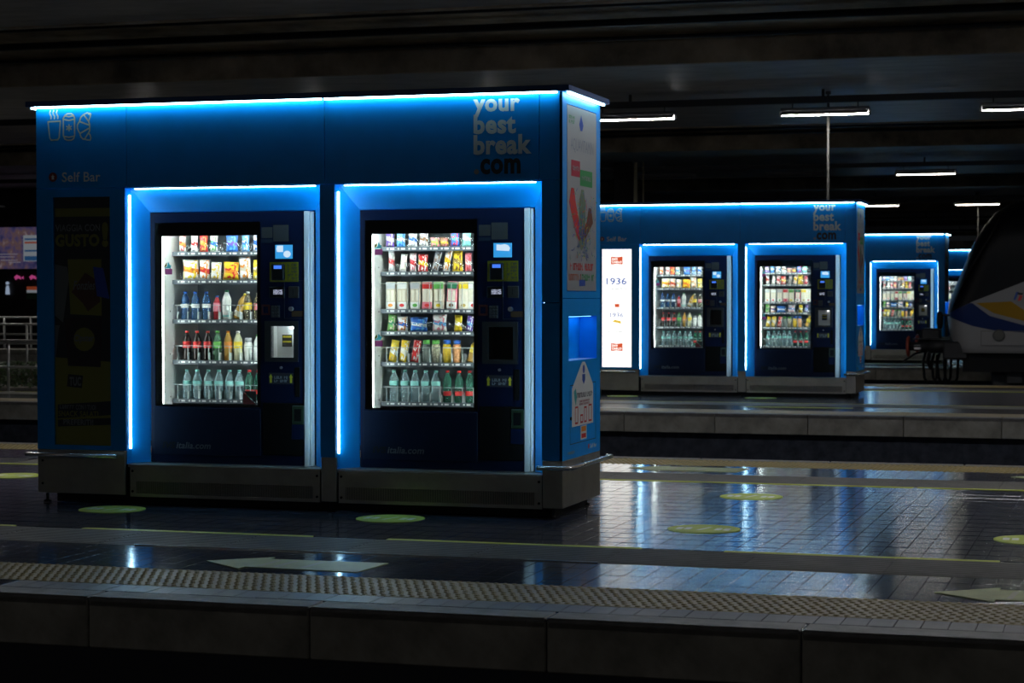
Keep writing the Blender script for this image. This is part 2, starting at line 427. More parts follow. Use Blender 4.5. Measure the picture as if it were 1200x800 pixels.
HOUS = mat('lamp_housing', (.08, .08, .085), .5)
OFFT = mat('unlit_tube', (.35, .33, .30), .3)
def lamp_mesh_house():
    b = MB(); b.cbox(-.68, .68, -.06, .06, .045, .10, HOUS, .008)
    for s in (-1, 1): b.quad((-.66, s*.058, .05), (.66, s*.058, .05), (.66, s*.085, -.012), (-.66, s*.085, -.012), HOUS)
    for x in (-.5, .5): b.tube([(x, 0, .09), (x, 0, .17)], .01, HOUS, 6)
    return b
def lamp(x, y, on, label):
    on = 0 if not on else (3 if y > 30 else (2 if 0 < y < 10 else 1))
    t = thing('fluorescent_lamp', label, 'lamp', (x, y, 4.27), group='fluorescent lamps under the ceiling')
    part('housing', 'lamp_house', lamp_mesh_house, t)
    part('tube', 'lamp_tube%d' % on, lambda: MB().tube([(-.65, 0, .005), (.65, 0, .005)], .026, (OFFT, TUBE, TUBE_BOOSTED, TUBE_DIMMED)[on], 8), t)
    for s in (-1, 1): part('end_cap', 'lamp_cap%d' % s, lambda: MB().box(s*.68-.015, s*.68+.015, -.035, .035, -.03, .06, HOUS), t)
ROWS = [18.2, 34.2, 50.4, 66.5, 82.6]
for r, Y in enumerate(ROWS):
    cd_ = obj('cable_trunking', MB().box(XL, XR, Y-.06, Y+.06, 4.44, 4.54, SATIN)); tag(cd_, 'dark cable trunking under the ceiling of the %s platform' % ORD[r+1], 'trunking', 'cable trunking runs')
    for xx in range(-10, 12, 1): obj('hanger', MB().box(xx*3.03-.02, xx*3.03+.02, Y-.02, Y+.02, 4.54, ZC, SATIN), cd_)
    on = {0: (-1, 0, 1), 1: (0,), 2: (-1, 0), 3: (), 4: (-1, 0)}[r]
    k = 0
    rng = {0: (-1, 0, 1), 1: (-2, -1, 0), 2: (-1, 0), 3: (-1, 0), 4: (-1,)}[r]
    for n in rng:
        lit = n in on
        if r == 4: n = -.45
        where = ['first', 'second', 'third'][k]; k += 1
        lamp(3.06+3.01*n, Y, lit, '%s fluorescent lamp under the %s platform ceiling, %s along' % ('lit' if lit else 'unlit', ORD[r+1], where))
# the first platform's own row, above the picture
for k in range(8):
    lamp(-2.96+3.01*k, 1.9, True, 'lit fluorescent lamp in the row above the front kiosk, %s along' % ORD[k])
for k in range(6): lamp(-2.96-3.08*k, 18.2, True, 'lit fluorescent lamp of the second platform, added out of view, %s of the run' % ORD[k])  # row carried on unseen, outer lamps added to brighten the railing corner
for k in range(2): lamp(-3+12*k, -14.4, True, 'lit fluorescent lamp over the viewer\'s own platform, %s along' % ORD[k])
for k in range(2): lamp(9.08+3.01*k, 18.2, True, 'lit fluorescent lamp of the second platform, %s past the frame' % ORD[k])
cd_ = obj('cable_trunking', MB().box(XL, XR, 1.84, 1.96, 4.44, 4.54, SATIN)); tag(cd_, 'dark cable trunking above the front kiosk', 'trunking', 'cable trunking runs')
POST = mat('grey_post', (.05, .05, .048), .55)
for Y, l in ((18.2, 'second'), (50.4, 'fourth')):
    t = thing('lamp_post', 'thin grey post rising behind the %s kiosk to a ceiling lamp' % l, 'post', (3.06, Y+.34, 0), group='thin grey posts')
    part('shaft', 'post_shaft', lambda: MB().tube([(0, 0, .01), (0, 0, 4.62)], .02, POST, 8), t)
    part('foot_plate', 'post_foot', lambda: MB().cbox(-.09, .09, -.09, .09, 0, .014, POST, .003), t)
    part('clamp', 'post_clamp', lambda: MB().cbox(-.04, .04, -.03, .03, 4.60, 4.65, POST, .004), t)
t = thing('column', 'black square column with cream pipes standing on the third platform', 'column', (-3.94, 34.2, 0))
CREAM = mat('cream_pipe', (.55, .48, .30), .4)
obj('shaft', MB().cbox(-.28, .2, -.25, .25, 0, ZC, BLACK, .02), t)
for x in (.235, .275): obj('pipe', MB().tube([(x, -.2, 0), (x, -.2, ZC)], .022, CREAM, 8), t)
obj('junction_box', MB().cbox(.31, .42, -.22, -.05, 2.6, 4.0, BLACK, .01), t)
obj('pipe', MB().tube([(.44, -.2, 0), (.44, -.2, ZC)], .016, CREAM, 8), t)

# ------------------------------------------------------------------ kiosks
W, D = 3.936, 1.0
P1a, P1b, P2a, P2b = .708, 2.197, 2.308, 3.790      # the two openings
PT, ZF = 2.256, 2.85                                 # opening head, fascia top
MT = 2.092                                           # machine top
RET, DEP = .086, .20
def splay_mesh(x0, x1, mx0, mx1):
    """return and splayed lining of one opening: left, right and head"""
    def left():
        b = MB(); z0 = .295
        b.quad((x0, .012, z0), (x0, RET, z0), (x0, RET, PT), (x0, .012, PT), BLUE)
        b.quad((x0, RET, z0), (mx0, DEP, z0), (mx0, DEP, MT), (x0, RET, PT), BLUE); return b
    def right():
        b = MB(); z0 = .295
        b.quad((x1, .012, z0), (x1, RET, z0), (x1, RET, PT), (x1, .012, PT), BLUE)
        b.quad((x1, RET, z0), (mx1, DEP, z0), (mx1, DEP, MT), (x1, RET, PT), BLUE); return b
    def head():
        b = MB()
        b.quad((x0, .012, PT), (x1, .012, PT), (x1, RET, PT), (x0, RET, PT), BLUE)
        b.quad((x0, RET, PT), (x1, RET, PT), (mx1, DEP, MT), (mx0, DEP, MT), BLUE); return b
    return left, right, head
def window_frame(x0, x1, z0, z1, hx0, hx1, hz0, hz1, y0, y1, m):
    b = MB()
    b.box(x0, hx0, y0, y1, z0, z1, m); b.box(hx1, x1, y0, y1, z0, z1, m)
    b.box(hx0, hx1, y0, y1, z0, hz0, m); b.box(hx0, hx1, y0, y1, hz1, z1, m)
    return b
def side_frame(x0, x1, y0, y1, z0, z1, hy0, hy1, hz0, hz1, m):
    b = MB()
    b.box(x0, x1, y0, hy0, z0, z1, m); b.box(x0, x1, hy1, y1, z0, z1, m)
    b.box(x0, x1, hy0, hy1, z0, hz0, m); b.box(x0, x1, hy0, hy1, hz1, z1, m)
    return b
def stroke(b, pts, r, y, m):
    """flat line drawing on the fascia"""
    for (a, c), (d, e) in zip(pts, pts[1:]):
        l = math.hypot(d-a, e-c) or 1; nx, nz = -(e-c)/l*r, (d-a)/l*r; ux, uz = (d-a)/l*r*.6, (e-c)/l*r*.6
        b.poly([(a-nx-ux, c-nz-uz), (d-nx+ux, e-nz+uz), (d+nx+ux, e+nz+uz), (a+nx-ux, c+nz-uz)], y, m)
ICON = mat('cream_vinyl', (.62, .62, .52), .45)
def icon_cup():
    b = MB(); r = .0052; y = -.0012
    stroke(b, [(.098, 2.742), (.198, 2.745), (.188, 2.628), (.176, 2.612), (.124, 2.61), (.112, 2.626), (.098, 2.742)], r, y, ICON)
    for x in (.118, .146, .173):
        stroke(b, [(x, 2.822), (x-.006, 2.808), (x-.004, 2.796), (x+.006, 2.780), (x+.004, 2.762)], r, y, ICON)
    return b
def icon_can():
    b = MB(); r = .0052; y = -.0012
    stroke(b, [(.236, 2.785), (.222, 2.765), (.222, 2.64), (.234, 2.615), (.255, 2.607), (.286, 2.607), (.304, 2.618), (.312, 2.64), (.312, 2.765), (.302, 2.785), (.285, 2.796), (.255, 2.796), (.236, 2.785)], r, y, ICON)
    stroke(b, [(.234, 2.781), (.267, 2.774), (.302, 2.781)], r, y, ICON); stroke(b, [(.222, 2.757), (.267, 2.748), (.312, 2.757)], r, y, ICON)
    stroke(b, [(.230, 2.634), (.267, 2.628), (.304, 2.634)], r, y, ICON)
    for k in range(3):
        a = k*PI/3+PI/2; stroke(b, [(.267-.022*math.cos(a), 2.695-.022*math.sin(a)), (.267+.022*math.cos(a), 2.695+.022*math.sin(a))], r, y, ICON)
    return b
def icon_croissant():
    b = MB(); r = .0052; y = -.0012
    stroke(b, [(.43, 2.785), (.415, 2.800), (.382, 2.785), (.362, 2.768), (.352, 2.74), (.335, 2.715), (.334, 2.69), (.345, 2.668), (.354, 2.655), (.362, 2.628), (.38, 2.612), (.40, 2.61), (.412, 2.606), (.436, 2.604), (.442, 2.618), (.436, 2.64), (.424, 2.654), (.432, 2.672), (.432, 2.715), (.424, 2.738), (.436, 2.768), (.442, 2.79), (.43, 2.795)], r, y, ICON)
    for s in ([(.352, 2.738), (.43, 2.71)], [(.36, 2.655), (.43, 2.69)], [(.386, 2.785), (.424, 2.738)], [(.392, 2.614), (.424, 2.656)]): stroke(b, s, r, y, ICON)
    return b
NICHE = emission('added_niche_glow', (.15, .50, 1.0), 5.0)
LIGHTBOX = emission('lit_poster_sheet', (1.0, 1.0, .94), 1.35)
LRED = emission('lit_red_print', (.75, .10, .03), .9)
LBLUE = emission('lit_blue_print', (.03, .10, .45), .9)
LGREY = emission('lit_grey_print', (.62, .66, .68), .9)
LYEL = emission('lit_yellow_print', (.9, .6, .05), .9)
KX, KY = [0, -.20, -.303, -.40], [0, 16.674, 32.593, 48.75]
KN = ['front', 'second', 'third', 'fourth']
def poster_snacks(k):
    y = .020
    p = part('poster', 'poster_sheet', B(.134, .588, y, y+.006, .42, 2.20, DARKP), k, label='dark snack poster with yellow print')
    y -= .0015
    def add(key, name, pts, m, lay=0): part(name, 'ps_'+key, lambda: MB().poly(pts, y-lay*.0008, m), p)
    DY = mat('dull_yellow_print', (.34, .31, .03), .5)
    add('y1', 'printed_ground', [(.134, .42), (.588, .42), (.588, 1.02), (.134, 1.05)], DY)
    add('y2', 'printed_band', [(.14, 2.06), (.58, 2.06), (.58, 2.12), (.14, 2.12)], DY)
    add('g', 'printed_face', [(.134, 1.35), (.20, 1.30), (.25, 1.62), (.235, 1.70), (.134, 1.72)], mat('pale_grey_print', (.22, .23, .25), .5))
    add('g2', 'printed_sleeve', [(.134, 1.0), (.165, 1.25), (.175, 1.28), (.134, 1.28)], mat('pale_grey_print', (.22, .23, .25), .5))
    lettering(p, 'let_v', 'VIAGGIA CON', GREYV, .142, .50, 1.955, 2.005, y-.001, bold=.02)
    lettering(p, 'let_g', 'GUSTO', DY, .142, .495, 1.845, 1.935, y-.001, bold=.05)
    lettering(p, 'let_x', '!', DY, .515, .565, 1.84, 2.02, y-.001, bold=.06)
    add('p1', 'packet_or_reflection_print', [(.24, 1.755), (.51, 1.755), (.51, 1.35), (.26, 1.36)], DY, 1)
    add('p1d', 'printed_emblem', [(.27, 1.52), (.38, 1.66), (.48, 1.60), (.50, 1.45), (.40, 1.38), (.36, 1.44)], BROWNP, 2)
    lettering(p, 'let_f', 'Fonzies', GREYV, .285, .46, 1.535, 1.60, y-.003, bold=.02, skew=.25)
    part('packet_or_reflection_print', 'ps_bar', lambda: MB().poly([(.445, 1.70), (.525, 1.69), (.575, 1.47), (.475, 1.49)], y-.004, mat('blue_bar_reflection', (.02, .10, .75), .5)), p)  # bright blue bar: a reflection in the glass, painted onto the poster
    add('p2', 'packet_or_reflection_print', [(.21, 1.33), (.51, 1.34), (.50, .98), (.24, .97)], mat('maroon_print', (.03, .008, .012), .5), 1)
    part('printed_emblem', 'ps_em', lambda: MB().poly([(.37+.085*math.cos(a*PI/8), 1.18+.085*math.sin(a*PI/8)) for a in range(16)], y-.003, DY), p)
    lettering(p, 'let_c', 'Cipster', GREYV, .29, .45, 1.15, 1.215, y-.005, bold=.03, skew=.2)
    add('p3', 'printed_box', [(.19, .99), (.58, .98), (.56, .76), (.18, .80)], DY, 3)
    add('p3b', 'printed_emblem', [(.24, .93), (.36, .92), (.35, .83), (.23, .84)], DARKP, 4)
    lettering(p, 'let_t', 'TUC', GREYV, .25, .345, .845, .91, y-.0045, bold=.04)
    add('b1', 'printed_band', [(.155, .61), (.585, .64), (.585, .74), (.155, .71)], DARKP, 1)
    add('b2', 'printed_band', [(.155, .55), (.585, .57), (.585, .62), (.155, .60)], DARKP, 1)
    fine_print(p, 'ps1', GREYV, .17, .29, .675, .71, y-.003, words=1); lettering(p, 'let_1', 'CON I TUOI', GREYV, .30, .46, .675, .71, y-.003, bold=.01)
    lettering(p, 'let_2', 'SNACK SALATI', DY, .16, .48, .625, .665, y-.003, bold=.02)
    lettering(p, 'let_3', 'PREFERITI!', GREYV, .20, .44, .565, .605, y-.003, bold=.02)
def poster_light(k):
    y = .008
    p = part('poster', 'poster_lit', B(.134, .588, y, y+.02, .42, 2.19, LIGHTBOX), k, label='glowing white backlit poster reading 1936')
    y -= .001
    for key, z in (('a', 2.02), ('b', .72)):
        part('printed_emblem', 'lp_'+key, lambda: MB().poly([(.27, z-.06), (.36, z-.05), (.45, z-.06), (.45, z+.06), (.36, z+.05), (.27, z+.06)], y, LRED), p)
        lettering(p, 'let_sc'+key, 'SAN\nCARLO', LIGHTBOX, .285, .435, z-.04, z+.04, y-.001, bold=.03)
    lettering(p, 'let_36', '1936', LBLUE, .20, .51, 1.66, 1.76, y, bold=.01)
    fine_print(p, 'pl1', LGREY, .20, .52, 1.57, 1.615, y)
    lettering(p, 'let_cg', 'CON GUSTO', LGREY, .20, .52, 1.48, 1.53, y)
    part('printed_emblem', 'lp_c', lambda: MB().poly([(.33, 1.32), (.40, 1.32), (.40, 1.37), (.33, 1.37)], y, LRED), p)
    lettering(p, 'let_36b', '1936', LBLUE, .26, .46, 1.17, 1.235, y)
    part('printed_emblem', 'lp_d', lambda: MB().poly([(.29, 1.10), (.35, 1.09), (.43, 1.07), (.42, 1.11), (.33, 1.13)], y, LYEL), p)
    fine_print(p, 'pl2', LGREY, .22, .46, .93, .97, y)
def side_poster(k):
    x = W+.001
    p = part('poster', 'side_sheet', B(W-.012, W+.001, .115, .885, 1.525, 2.772, mat('poster_paper', (.33, .35, .37), .35)), k, label='white drinks poster with splashing bottles')
    x += .001
    def add(key, name, pts, m, lay=0): part(name, 'sp_'+key, lambda: MB().poly(pts, x+lay*.0006, m, 'x'), p)
    add('cone', 'printed_emblem', [(.42, 2.66), (.47, 2.73), (.53, 2.66), (.50, 2.62), (.45, 2.62)], BLUEP)
    lettering(p, 'let_aq', 'AQUAVITAMIN', mat('grey_blue_print', (.22, .25, .32), .5), .20, .80, 2.46, 2.56, x, axis='x', bold=.0)
    fine_print(p, 'sp0', GREEN, .15, .30, 2.65, 2.71, x, 'x', 2)
    add('red', 'printed_box', [(.21, 2.30), (.44, 2.30), (.44, 2.41), (.21, 2.41)], mat('crimson_print', (.42, .015, .05), .5))
    add('grn', 'printed_box', [(.44, 2.245), (.77, 2.245), (.77, 2.355), (.44, 2.355)], GREEN)
    fine_print(p, 'sp1', GREYV, .24, .41, 2.335, 2.375, x+.0015, 'x', 1, 1)
    fine_print(p, 'sp2', GREYV, .48, .73, 2.28, 2.32, x+.0015, 'x', 1, 1)
    for key, a, bx, z0, z1, m in (('b1', .24, .42, 2.22, 1.86, RED), ('b3', .70, .54, 2.10, 1.86, BROWNP), ('b2', .50, .48, 2.22, 1.80, mat('sage_print', (.16, .22, .14), .5))):
        add(key, 'printed_bottle', [(a-.085, z0-.10), (a-.03, z0), (a+.04, z0), (a+.09, z0-.10), (bx+.07, z1+.04), (bx, z1), (bx-.07, z1+.04)], m, 1)
    def splash():
        rr = random.Random(4); b = MB()
        for i in range(380):
            an = rr.uniform(0, 2*PI); d = abs(rr.gauss(0, .21)); cy = .5+d*math.cos(an)*1.15; cz = 1.95+d*1.5*math.sin(an)
            if not (.13 < cy < .87 and 1.74 < cz < 2.22): continue
            l = rr.uniform(.008, .03); q = rr.uniform(0, PI); ww = .005
            b.poly([(cy-l*math.cos(q)-ww*math.sin(q), cz-l*math.sin(q)+ww*math.cos(q)), (cy+l*math.cos(q), cz+l*math.sin(q)), (cy-l*math.cos(q)+ww*math.sin(q), cz-l*math.sin(q)-ww*math.cos(q))], x+.0018,
                   rr.choice([BLUEP, BLUEP, BLUEP, TEAL, GREEN, RED, YEL]), 'x')
        return b
    part('printed_splash', 'sp_splash', splash, p, kind='stuff')
    fine_print(p, 'sp3', RED, .18, .80, 1.655, 1.72, x, 'x', 1, 3)
    fine_print(p, 'sp4', mat('brick_print', (.45, .12, .06), .5), .16, .47, 1.585, 1.645, x, 'x', 1, 2)
    fine_print(p, 'sp5', GREEN, .49, .82, 1.585, 1.645, x, 'x', 1, 2)
    add('logo', 'printed_emblem', [(.42, 1.555), (.58, 1.56), (.58, 1.60), (.42, 1.60)], BLUEP)
def bag_tag(k):
    x = W+.0012
    p = part('bin_sticker', 'tag', lambda: MB().poly([(.235, .60), (.80, .60), (.80, .87), (.60, 1.02), (.57, 1.035), (.51, 1.035), (.48, 1.02), (.235, .86)], x, PALE, 'x', .001), k, label='white bag-shaped recycling sticker')
    part('printed_hole', 'tag_h', lambda: MB().poly([(.54+.03*math.cos(a*PI/6), .985+.03*math.sin(a*PI/6)) for a in range(12)], x+.001, BLUEP, 'x'), p)
    part('printed_shield', 'tag_s', lambda: MB().poly([(.50, .95), (.58, .95), (.58, .91), (.54, .88), (.50, .91)], x+.001, BLUEP, 'x'), p)
    part('printed_leaf', 'tag_l', lambda: MB().poly([(.28, .84), (.33, .86), (.36, .80), (.33, .74), (.30, .78)], x+.001, TEAL, 'x'), p)
    fine_print(p, 'tg1', mat('slate_print', (.12, .12, .14), .5), .36, .78, .785, .83, x+.001, 'x', 1, 2)
    fine_print(p, 'tg2', mat('rose_print', (.4, .12, .14), .5), .42, .70, .735, .775, x+.001, 'x', 2, 1)
    for i, (a, c, h) in enumerate(((.31, .39, .12), (.45, .52, .06), (.55, .62, .11), (.67, .76, .12))):
        part('printed_bottle', 'tag_b%d' % i, lambda: window_like(a, c, .615, .615+h, x+.001), p)
    s = part('warning_sticker', 'warn', lambda: MB().poly([(.46, .50), (.62, .50), (.62, .595), (.46, .595)], x+.0005, PALE, 'x', .001), k)
    part('printed_band', 'warn_y', lambda: MB().poly([(.48, .555), (.60, .555), (.60, .59), (.48, .59)], x+.0012, ORANGE, 'x'), s)
    part('printed_band', 'warn_r', lambda: MB().poly([(.48, .51), (.60, .51), (.60, .54), (.48, .54)], x+.0012, RED, 'x'), s)
    lettering(k, 'let_sb2', 'Self Bar', PALE, .72, .90, .425, .455, x, axis='x', bold=.01)
    part('round_badge', 'sb_dot2', lambda: MB().poly([(.68+.018*math.cos(a*PI/6), .44+.018*math.sin(a*PI/6)) for a in range(12)], x, RED, 'x'), k)
    fine_print(k, 'gs', GREYV, .12, .30, .415, .44, x, 'x', 1, 1)
def window_like(a, c, z0, z1, x):
    b = MB(); t = .012
    for q in ([(a, z0), (a+t, z0), (a+t, z1), (a, z1)], [(c-t, z0), (c, z0), (c, z1), (c-t, z1)], [(a, z1-t), (c, z1-t), (c, z1), (a, z1)], [(a, z0), (c, z0), (c, z0+t), (a, z0+t)]): b.poly(q, x, RED, 'x')
    return b
def grille_mesh(x0, x1):
    b = MB(); b.box(x0, x1, .022, .024, .085, .172, BLACK)
    n = int((x1-x0)/.0125)
    for i in range(n):
        x = x0+(i+.5)*(x1-x0)/n; b.box(x-.003, x+.003, .012, .022, .085, .172, STEEL)
    return b
def kick_panel(x0, x1, h):
    return window_frame(x0, x1, .062, h, x0+.05, x1-.05, .085, .172, .008, .03, STEEL)
def build_kiosk(i):
    k = thing('vending_kiosk', ['blue vending kiosk standing in front, unlit snack poster at its end', 'blue vending kiosk on the second platform with a glowing 1936 poster',
                                'blue vending kiosk on the third platform, partly hidden by the train coupling', 'far blue vending kiosk peeping out beside the train nose'][i], 'kiosk', (KX[i], KY[i], 0), group='blue vending kiosks')
    FT = .018
    # fascia boards and posts
    for n, (a, c) in enumerate(((0, .72), (.723, 2.233), (2.237, 3.773), (3.777, W-.004))):
        part('fascia_panel', 'fascia%d' % n, CB(a, c, 0, FT, 2.262, 2.862, BLUE, .0025), k)
    part('post_panel', 'poster_post', lambda: window_frame(0, P1a, .388, 2.259, .134, .588, .42, 2.20, 0, .02, BLUE), k)
    part('post_panel', 'mid_post', CB(P1b, P2a, 0, FT, .376, 2.259, BLUE, .002), k)
    part('post_panel', 'right_post_up', CB(P2b, W-.004, 0, FT, 1.446, 2.259, BLUE, .002), k)
    part('post_panel', 'right_post_low', CB(P2b, W-.004, 0, FT, .388, 1.442, BLUE, .002), k)
    # end wall with poster frame and waste niche, other walls, roof
    part('end_panel', 'end_up', lambda: side_frame(W-.02, W, .0, D, 1.475, 2.862, .11, .89, 1.52, 2.777, BLUE), k)
    part('end_panel', 'end_low', lambda: side_frame(W-.02, W, .0, D, .388, 1.471, .155, .905, 1.05, 1.35, BLUE), k)
    def niche():
        b = MB(); x0, x1 = W-.125, W-.019
        b.quad((x0, .155, 1.05), (x0, .905, 1.05), (x0, .905, 1.35), (x0, .155, 1.35), BLUE)
        b.quad((x0, .155, 1.05), (x1, .155, 1.05), (x1, .155, 1.35), (x0, .155, 1.35), BLUE)
        b.quad((x0, .905, 1.05), (x1, .905, 1.05), (x1, .905, 1.35), (x0, .905, 1.35), BLUE)
        b.quad((x0, .155, 1.35), (x1, .155, 1.35), (x1, .905, 1.35), (x0, .905, 1.35), BLUE)
        b.box(x0, x1, .155, .905, 1.035, 1.05, ALU); return b
    part('waste_niche', 'niche', niche, k, label='bright blue waste niche')
    part('added_niche_strip', 'added_niche_glow', B(W-.10, W-.03, .2, .86, 1.3465, 1.3495, NICHE), k)  # unseen glowing strip added to brighten the niche
    part('service_door', 'service', lambda: side_frame(W-.002, W+.0008, .185, .876, .483, .886, .19, .871, .488, .881, DARKP), k)
    part('keyhole', 'keyhole', lambda: MB().tube([(W-.002, .205, .66), (W+.006, .205, .66)], .012, BLACK, 8), k)
    part('end_wall', 'far_end', B(0, .018, .02, D, .388, 2.862, BLUE), k)
    part('back_wall', 'back', B(.02, W-.02, D-.018, D, .388, 2.862, BLUE), k)
    part('roof', 'roof', B(.01, W-.01, .02, D-.01, 2.862, 2.872, SATIN), k)
    def cornice():
        b = MB(); o = .058; oy = .052; z0, z1 = 2.848, 2.887
        DB = mat('cornice_blue', (.006, .06, .22), .4)
        b.cbox(-o, W+o, -oy, 0, z0, z1, DB, .004); b.cbox(-o, W+o, D, D+oy, z0, z1, DB, .004)
        b.box(-o, 0, 0, D, z0, z1, DB); b.box(W, W+o, 0, D, z0, z1, DB); return b
    part('cornice', 'cornice', cornice, k)
    for key, a in (('l1', (.0, 2.225, -.033, -.021, 2.836, 2.848)), ('l2', (2.245, 3.905, -.033, -.021, 2.836, 2.848)), ('l3', (W+.022, W+.042, .03, .97, 2.837, 2.848)), ('l4', (-.04, -.025, .0, .97, 2.836, 2.848))):
        part('led_strip', 'corn_'+key, B(*a, LED), k)
    # openings
    for key, (a, c, m0, m1) in (('A', (P1a, P1b, .802, 2.085)), ('B', (P2a, P2b, 2.415, 3.688))):
        l, r, h = splay_mesh(a, c, m0, m1)
        part('reveal', 'rev_l'+key, l, k); part('reveal', 'rev_r'+key, r, k); part('reveal', 'rev_h'+key, h, k)
        part('led_strip', 'led_v'+key, B(a, a+.006, .054, .076, .40, 2.21, LED), k)
        part('led_strip', 'led_w'+key, B(c-.006, c, .054, .076, .40, 2.21, LED), k)
        part('led_strip', 'led_h'+key, B(a+.05, c-.06, .054, .076, PT-.006, PT, LED), k)
        part('sill', 'sill_'+key, B(a, c, .03, .3, .27, .292, STEEL), k)
    # steel plinth
    part('plinth_panel', 'pl_a', CB(0, .70, 0, .02, .072, .386, STEEL, .003), k)
    for key, (a, c, h) in (('b', (.735, 2.19, .288)), ('d', (2.33, 3.79, .286))):
        part('plinth_panel', 'pl_'+key, lambda: kick_panel(a, c, h), k)
        part('vent_grille', 'grille'+key, lambda: grille_mesh(a+.05, c-.05), k)
        for j, x in enumerate((a+.02, c-.02)):
            for z in (.10, .245): part('bolt', 'bolt%s%d%d' % (key, j, z*1000), lambda: bolt(x, z), k)
    for z in (.14, .305): part('bolt', 'bolt_l%d' % (z*1000), lambda: bolt(.04, z, -.001), k)
    part('plinth_panel', 'pl_c', CB(2.205, 2.318, -.002, .02, .07, .374, STEEL, .003), k)
    part('plinth_panel', 'pl_e', CB(3.797, W, 0, .02, .07, .386, STEEL, .003), k)
    part('plinth_panel', 'pl_f', CB(W-.02, W, .02, D, .07, .386, STEEL, .003), k)
    part('plinth_panel', 'pl_g', CB(0, .02, .02, D, .07, .386, STEEL, .003), k)
    part('plinth_shade_block', 'pl_shade', B(.10, W-.08, .10, D-.08, .004, .28, BLACK), k)  # black block added to stand for the shadow under the plinth
    for j, (x, y) in enumerate(((.05, .05), (2.26, .05), (3.85, .06), (.05, .93), (2.26, .93), (3.85, .93))):
        part('foot', 'foot%d' % j, lambda: MB().lathe([(.03, .0), (.03, .01), (.012, .018), (.012, .10)], BLACK, 10, (x, y, .003)), k)
    def rail(pts, br):
        b = MB().tube(pts, .0155, RAILM, 10)
        for q, e in br: b.tube([q, e], .009, RAILM, 6)
        return b
    part('bumper_rail', 'rail_a', lambda: rail([(-.065, .97, .352), (-.065, .0, .352), (-.06, -.055, .352), (-.03, -.062, .352), (.665, -.062, .352)], (((.05, -.06, .352), (.05, .01, .352)), ((.62, -.06, .352), (.62, .01, .352)), ((-.06, .6, .352), (.01, .6, .352)))), k)
    part('bumper_rail', 'rail_b', lambda: rail([(3.775, -.062, .345), (W+.02, -.062, .345), (W+.055, -.052, .345), (W+.068, -.02, .345), (W+.068, 1.06, .345), (W+.03, 1.06, .345)], (((3.83, -.06, .345), (3.83, .01, .345)), ((W+.065, .5, .345), (W-.01, .5, .345)), ((W+.065, .93, .345), (W-.01, .93, .345)))), k)
    # artwork
    part('cup_pictogram', 'i_cup', icon_cup, k); part('can_pictogram', 'i_can', icon_can, k); part('croissant_pictogram', 'i_cro', icon_croissant, k)
    part('round_badge', 'sb_dot', lambda: MB().poly([(.135+.034*math.cos(a*PI/10), 2.345+.034*math.sin(a*PI/10)) for a in range(20)], -.001, mat('maroon_badge', (.22, .02, .02), .5)), k)
    part('badge_figure', 'sb_fig', lambda: MB().poly([(.125, 2.328), (.146, 2.328), (.142, 2.345), (.15, 2.35), (.138, 2.355), (.135, 2.366), (.131, 2.355), (.12, 2.348), (.129, 2.345)], -.002, PALE), k)
    lettering(k, 'let_sb', 'Self Bar', PALE, .208, .515, 2.308, 2.378, -.001, bold=.012)
    for key, s, a, c, z0, z1, m in (('y', 'your', 3.312, 3.640, 2.690, 2.812, PALE), ('b', 'best', 3.314, 3.612, 2.577, 2.708, PALE), ('r', 'break', 3.314, 3.722, 2.438, 2.572, PALE), ('c', 'com', 3.362, 3.645, 2.306, 2.412, DARKP)):
        lettering(k, 'let_ybb'+key, s, m, a, c, z0, z1, -.001, bold=.038)
    part('lettering_dot', 'let_dot', lambda: MB().poly([(3.335+.018*math.cos(a*PI/8), 2.325+.018*math.sin(a*PI/8)) for a in range(16)], -.001, GREYV), k)
    if i == 1: poster_light(k)
    else: poster_snacks(k); part('poster_glass', 'pglass', B(.134, .588, .006, .010, .42, 2.20, GLASS), k)
    side_poster(k); bag_tag(k)
    return k
def bolt(x, z, y=.006):
    b = MB(); b.tube([(x, y-.004, z), (x, y+.004, z)], .009, BLACK, 8); return b
for i in range(4): build_kiosk(i)

# ------------------------------------------------------------------ vending machines
SCREEN = emission('lit_touch_screen', (.02, .30, .72), 1.0)
SCREENW = emission('lit_screen_print', (.65, .82, 1.0), .9)
LCD = emission('lit_reader_lcd', (.06, .22, 1.0), .9)
LCDW = emission('lit_reader_text', (.7, .75, 1.0), .8)
BINLED = emission('bin_lamp', (.85, .97, 1.0), 70.0)
BINLOW = emission('bin_lamp_dim', (.9, .85, .9), 5.0)
DKBROWN = mat('dark_vent_plastic', (.006, .005, .0045), .7, spec=.08)
STICKY = mat('dark_grey_sticker', (.045, .043, .04), .7, spec=.2)  # one even dark grey
STICKO = mat('yellow_instruction_sticker', (.15, .13, .006), .7, spec=.2)
SHELF_A = [1.796, 1.593, 1.307, 1.012, .731]
SHELF_B = [1.82, 1.647, 1.384, 1.229, 1.011, .733]
LANE0, LANEP = {'A': .169, 'B': .172}, {'A': .0822, 'B': .0804}
def lane(kind, px):                     # lane position read along the tray
    return (LANE0['A']+(px-214)*.00674) if kind == 'A' else (LANE0['B']+(px-459)*.00631)
def coil_mesh():
    pts = [(.031*math.cos(t*PI/7), .004+.0028*t, .034+.031*math.sin(t*PI/7)) for t in range(0, 57)]
    return MB().tube(pts, .0022, WIRE, 4)
def tray_mesh():
    b = MB(); b.box(.092, .83, .375, .78, -.004, .010, TRAY); return b
def strip_mesh(n, p0, pp):
    b = MB(); b.box(.092, .83, .368, .375, -.016, .014, TRAY)
    for i in range(n):
        x = p0+i*pp
        if x > .80: continue
        b.box(x-.033, x-.021, .366, .368, -.006, .006, PALE); b.box(x-.008, x+.022, .366, .368, -.006, .006, PALE)
    return b
